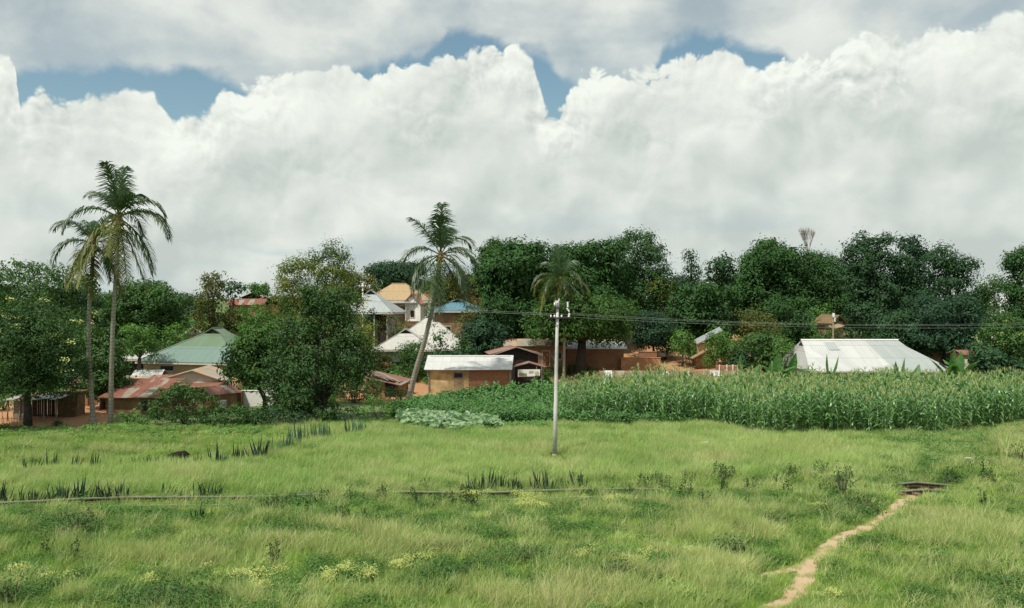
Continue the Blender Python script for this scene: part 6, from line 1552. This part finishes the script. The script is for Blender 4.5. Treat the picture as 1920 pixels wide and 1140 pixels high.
# ------------------------------------------------------------ spiky plants and upright weeds (each a thing)
def spike_mesh(n, h, w, spread, seed, mat, rad=.2, lean=(0, 0)):
    rs = np.random.RandomState(seed); V = []; Q = []
    for k in range(n):
        a = rs.rand() * 6.283; r = rad * math.sqrt(rs.rand()); p = np.array([math.cos(a) * r, math.sin(a) * r * .5, -.03]); hh = h * (.55 + .5 * rs.rand())
        d = np.array([math.cos(a) * spread * rs.rand() + lean[0], math.sin(a) * spread * .5, 1.0]); d /= np.linalg.norm(d)
        for fa in (rs.rand() * .6 - .3, 1.57): 
            s = np.array([math.cos(fa), math.sin(fa), 0]); q = p.copy(); dd = d.copy(); a0 = len(V)
            for i, ww in enumerate((.7, 1, .85, .5, .08)): V.append(q - s * w * ww); V.append(q + s * w * ww); q = q + dd * hh / 4
            for i in range(4): Q.append((a0 + 2 * i, a0 + 2 * i + 1, a0 + 2 * i + 3, a0 + 2 * i + 2))
    return mesh_np('blades', np.array(V), np.array(Q), M[mat], var=np.repeat(rs.rand(n), 8))
def weed_mesh(n, h, seed):
    rs = np.random.RandomState(seed); V = []; Q = []; P = []; 
    for k in range(n):
        a = rs.rand() * 6.283; r = .22 * math.sqrt(rs.rand()); p = np.array([math.cos(a) * r, math.sin(a) * r, 0]); hh = h * (.6 + .5 * rs.rand()); lx = rs.normal() * .12
        a0 = len(V); top = p + np.array([lx * hh, 0, hh]); V += [p + [-.008, 0, 0], p + [.008, 0, 0], top + [.004, 0, 0], top + [-.004, 0, 0]]; Q.append((a0, a0 + 1, a0 + 2, a0 + 3))
        for j in range(16): f = .15 + .85 * rs.rand(); P.append(p * (1 - f) + top * f)
    P = np.array(P); N = sph(len(P), rs); V2, Q2 = leaves(P, N, np.full(len(P), .11), .32, rs, -.6)
    V = np.concatenate([np.array(V), V2]); Q = np.concatenate([np.array(Q), Q2 + len(V) - len(V2)])
    return mesh_np('stalks', V, Q, M['weed'], var=rs.rand(len(Q)))
SPK = [spike_mesh(7 + i, .95, .035, .22, 400 + i, 'spike', .22) for i in range(5)]
BLU = [spike_mesh(9 + i, 1.15, .032, .12, 420 + i, 'bluespike', .34) for i in range(4)]
FAN = [spike_mesh(14, .75, .028, .8, 440 + i, 'spike', .4, (.15, 0)) for i in range(4)]
WD = [weed_mesh(7 + i, .85, 460 + i) for i in range(5)]
def put(name, me, px, py, s, label, cat, group):
    x, y = gp(px, py); o = bpy.data.objects.new(name, me); COL.objects.link(o)
    o.location = (x, y, Hs(x, y) - .02); o.rotation_euler = (rnd.gauss(0, .10), rnd.gauss(0, .14), rnd.uniform(-1, 1)); s *= rnd.uniform(1.0, 1.55); o.scale = (s, s, s * rnd.uniform(.9, 1.1)); return tag(o, label, cat, group)
G1 = ('dark blue green blade plant in the loose upper row across the left meadow', 'blade plant', 'blade plants of the upper row')
for i, (px, py, s) in enumerate(((52, 892, .8), (70, 890, .8), (96, 884, 1.2), (142, 886, .8), (178, 888, 1.2), (228, 884, .7), (402, 874, 1.35), (415, 872, .7), (368, 882, .8), (444, 868, .9), (462, 866, 1.0), (480, 862, 1.0), (490, 860, 1.1), (40, 896, .6))):
    put('blade_plant', SPK[i % 5], px, py, s, *G1)
for i, (px, py, s) in enumerate(((262, 882, 1.1), (280, 880, 1.0), (295, 880, .8), (335, 886, .8))): put('blade_plant', FAN[i % 4], px, py, s, 'spreading blade plant beside the charred log', 'blade plant', 'spreading blade plants near the log')
for i, (px, py, s) in enumerate(((510, 854, .8), (525, 850, .9), (540, 846, .9), (555, 842, 1.0), (570, 836, 1.0), (585, 832, 1.1), (598, 830, 1.2), (612, 828, 1.2), (655, 822, .9), (668, 820, 1.0), (680, 818, .9))):
    put('blade_plant', BLU[i % 4], px, py, s, 'tall grey green blade plant in the row climbing to the central tree', 'blade plant', 'grey green blade row')
G2 = ('dark blade plant in the row just above the rail at left', 'blade plant', 'blade plants above the rail at left')
for i, px in enumerate((8, 22, 50, 62, 76, 92, 112, 122, 130, 148, 160, 180, 192, 206, 216, 230, 318, 334, 368, 376, 392, 405)): put('blade_plant', (FAN if i % 3 else SPK)[i % 4], px, 944 - (px > 300) * 6 + rnd.uniform(-2, 3), rnd.uniform(.75, 1.15), *G2)
put('blade_plant', FAN[1], 372, 974, 1.0, 'lone spreading blade plant just below the rail at left', 'blade plant', None)
G3 = ('dark blade plant in the dense row left of the white pole foot', 'blade plant', 'dense blade row by the pole')
for i, px in enumerate((870, 878, 886, 895, 904, 914, 926, 938, 948, 960, 968, 976, 990, 1004, 1020, 1036, 1048, 1060, 1085)): put('blade_plant', (SPK if i % 4 else FAN)[i % 4], px, 920 + rnd.uniform(-4, 4), rnd.uniform(.5, .9), *G3)
G4 = ('dark stalky weed standing along the overgrown rail', 'weed', 'stalky weeds along the rail')
W4 = [(500, 962), (512, 968), (522, 955), (530, 962), (542, 958), (552, 950), (560, 960), (572, 955), (582, 950), (600, 958), (612, 952), (575, 975), (635, 985), (650, 990), (720, 942), (715, 948), (800, 930), (805, 924), (780, 950), (785, 958),
      (845, 950), (880, 952), (890, 955), (820, 955), (815, 962), (680, 950), (655, 955), (650, 985), (690, 985), (1050, 915), (1062, 925), (1075, 905), (1090, 920), (1180, 920), (1190, 930), (1205, 920), (1230, 915), (1245, 925), (1285, 905), (1300, 908),
      (1345, 902), (1355, 906), (1365, 904), (1378, 900), (1320, 955), (1325, 965), (1285, 940), (1455, 912), (1470, 902), (1480, 905), (1490, 900), (1538, 898), (1548, 896), (1575, 915), (1585, 920), (1560, 935), (1595, 905), (1480, 935), (1352, 930), (1405, 930), (510, 1065), (520, 1060), (85, 1040), (135, 1052), (1845, 950), (1855, 985), (1850, 1075), (1545, 930), (1780, 905), (1850, 905), (1860, 912)]
for i, (px, py) in enumerate(W4): put('stalky_weed', WD[i % 5], px, py, rnd.uniform(.5, .85), *G4)
for i, (px, py, s) in enumerate(((1880, 862, 1.7), (1895, 866, 1.5))):
    x, y = gp(px, py); o = bpy.data.objects.new('tall_reed', tuft(60, .35, 1.0, .012, .35, 500 + i, 'dry', .6, (.1, 0))); COL.objects.link(o); o.location = (x, y, Hs(x, y)); o.scale = (s, s, s)
    tag(o, ('tall pale reed tuft at the right edge, left one' if i == 0 else 'tall pale reed tuft at the right edge, right one'), 'reed tuft')
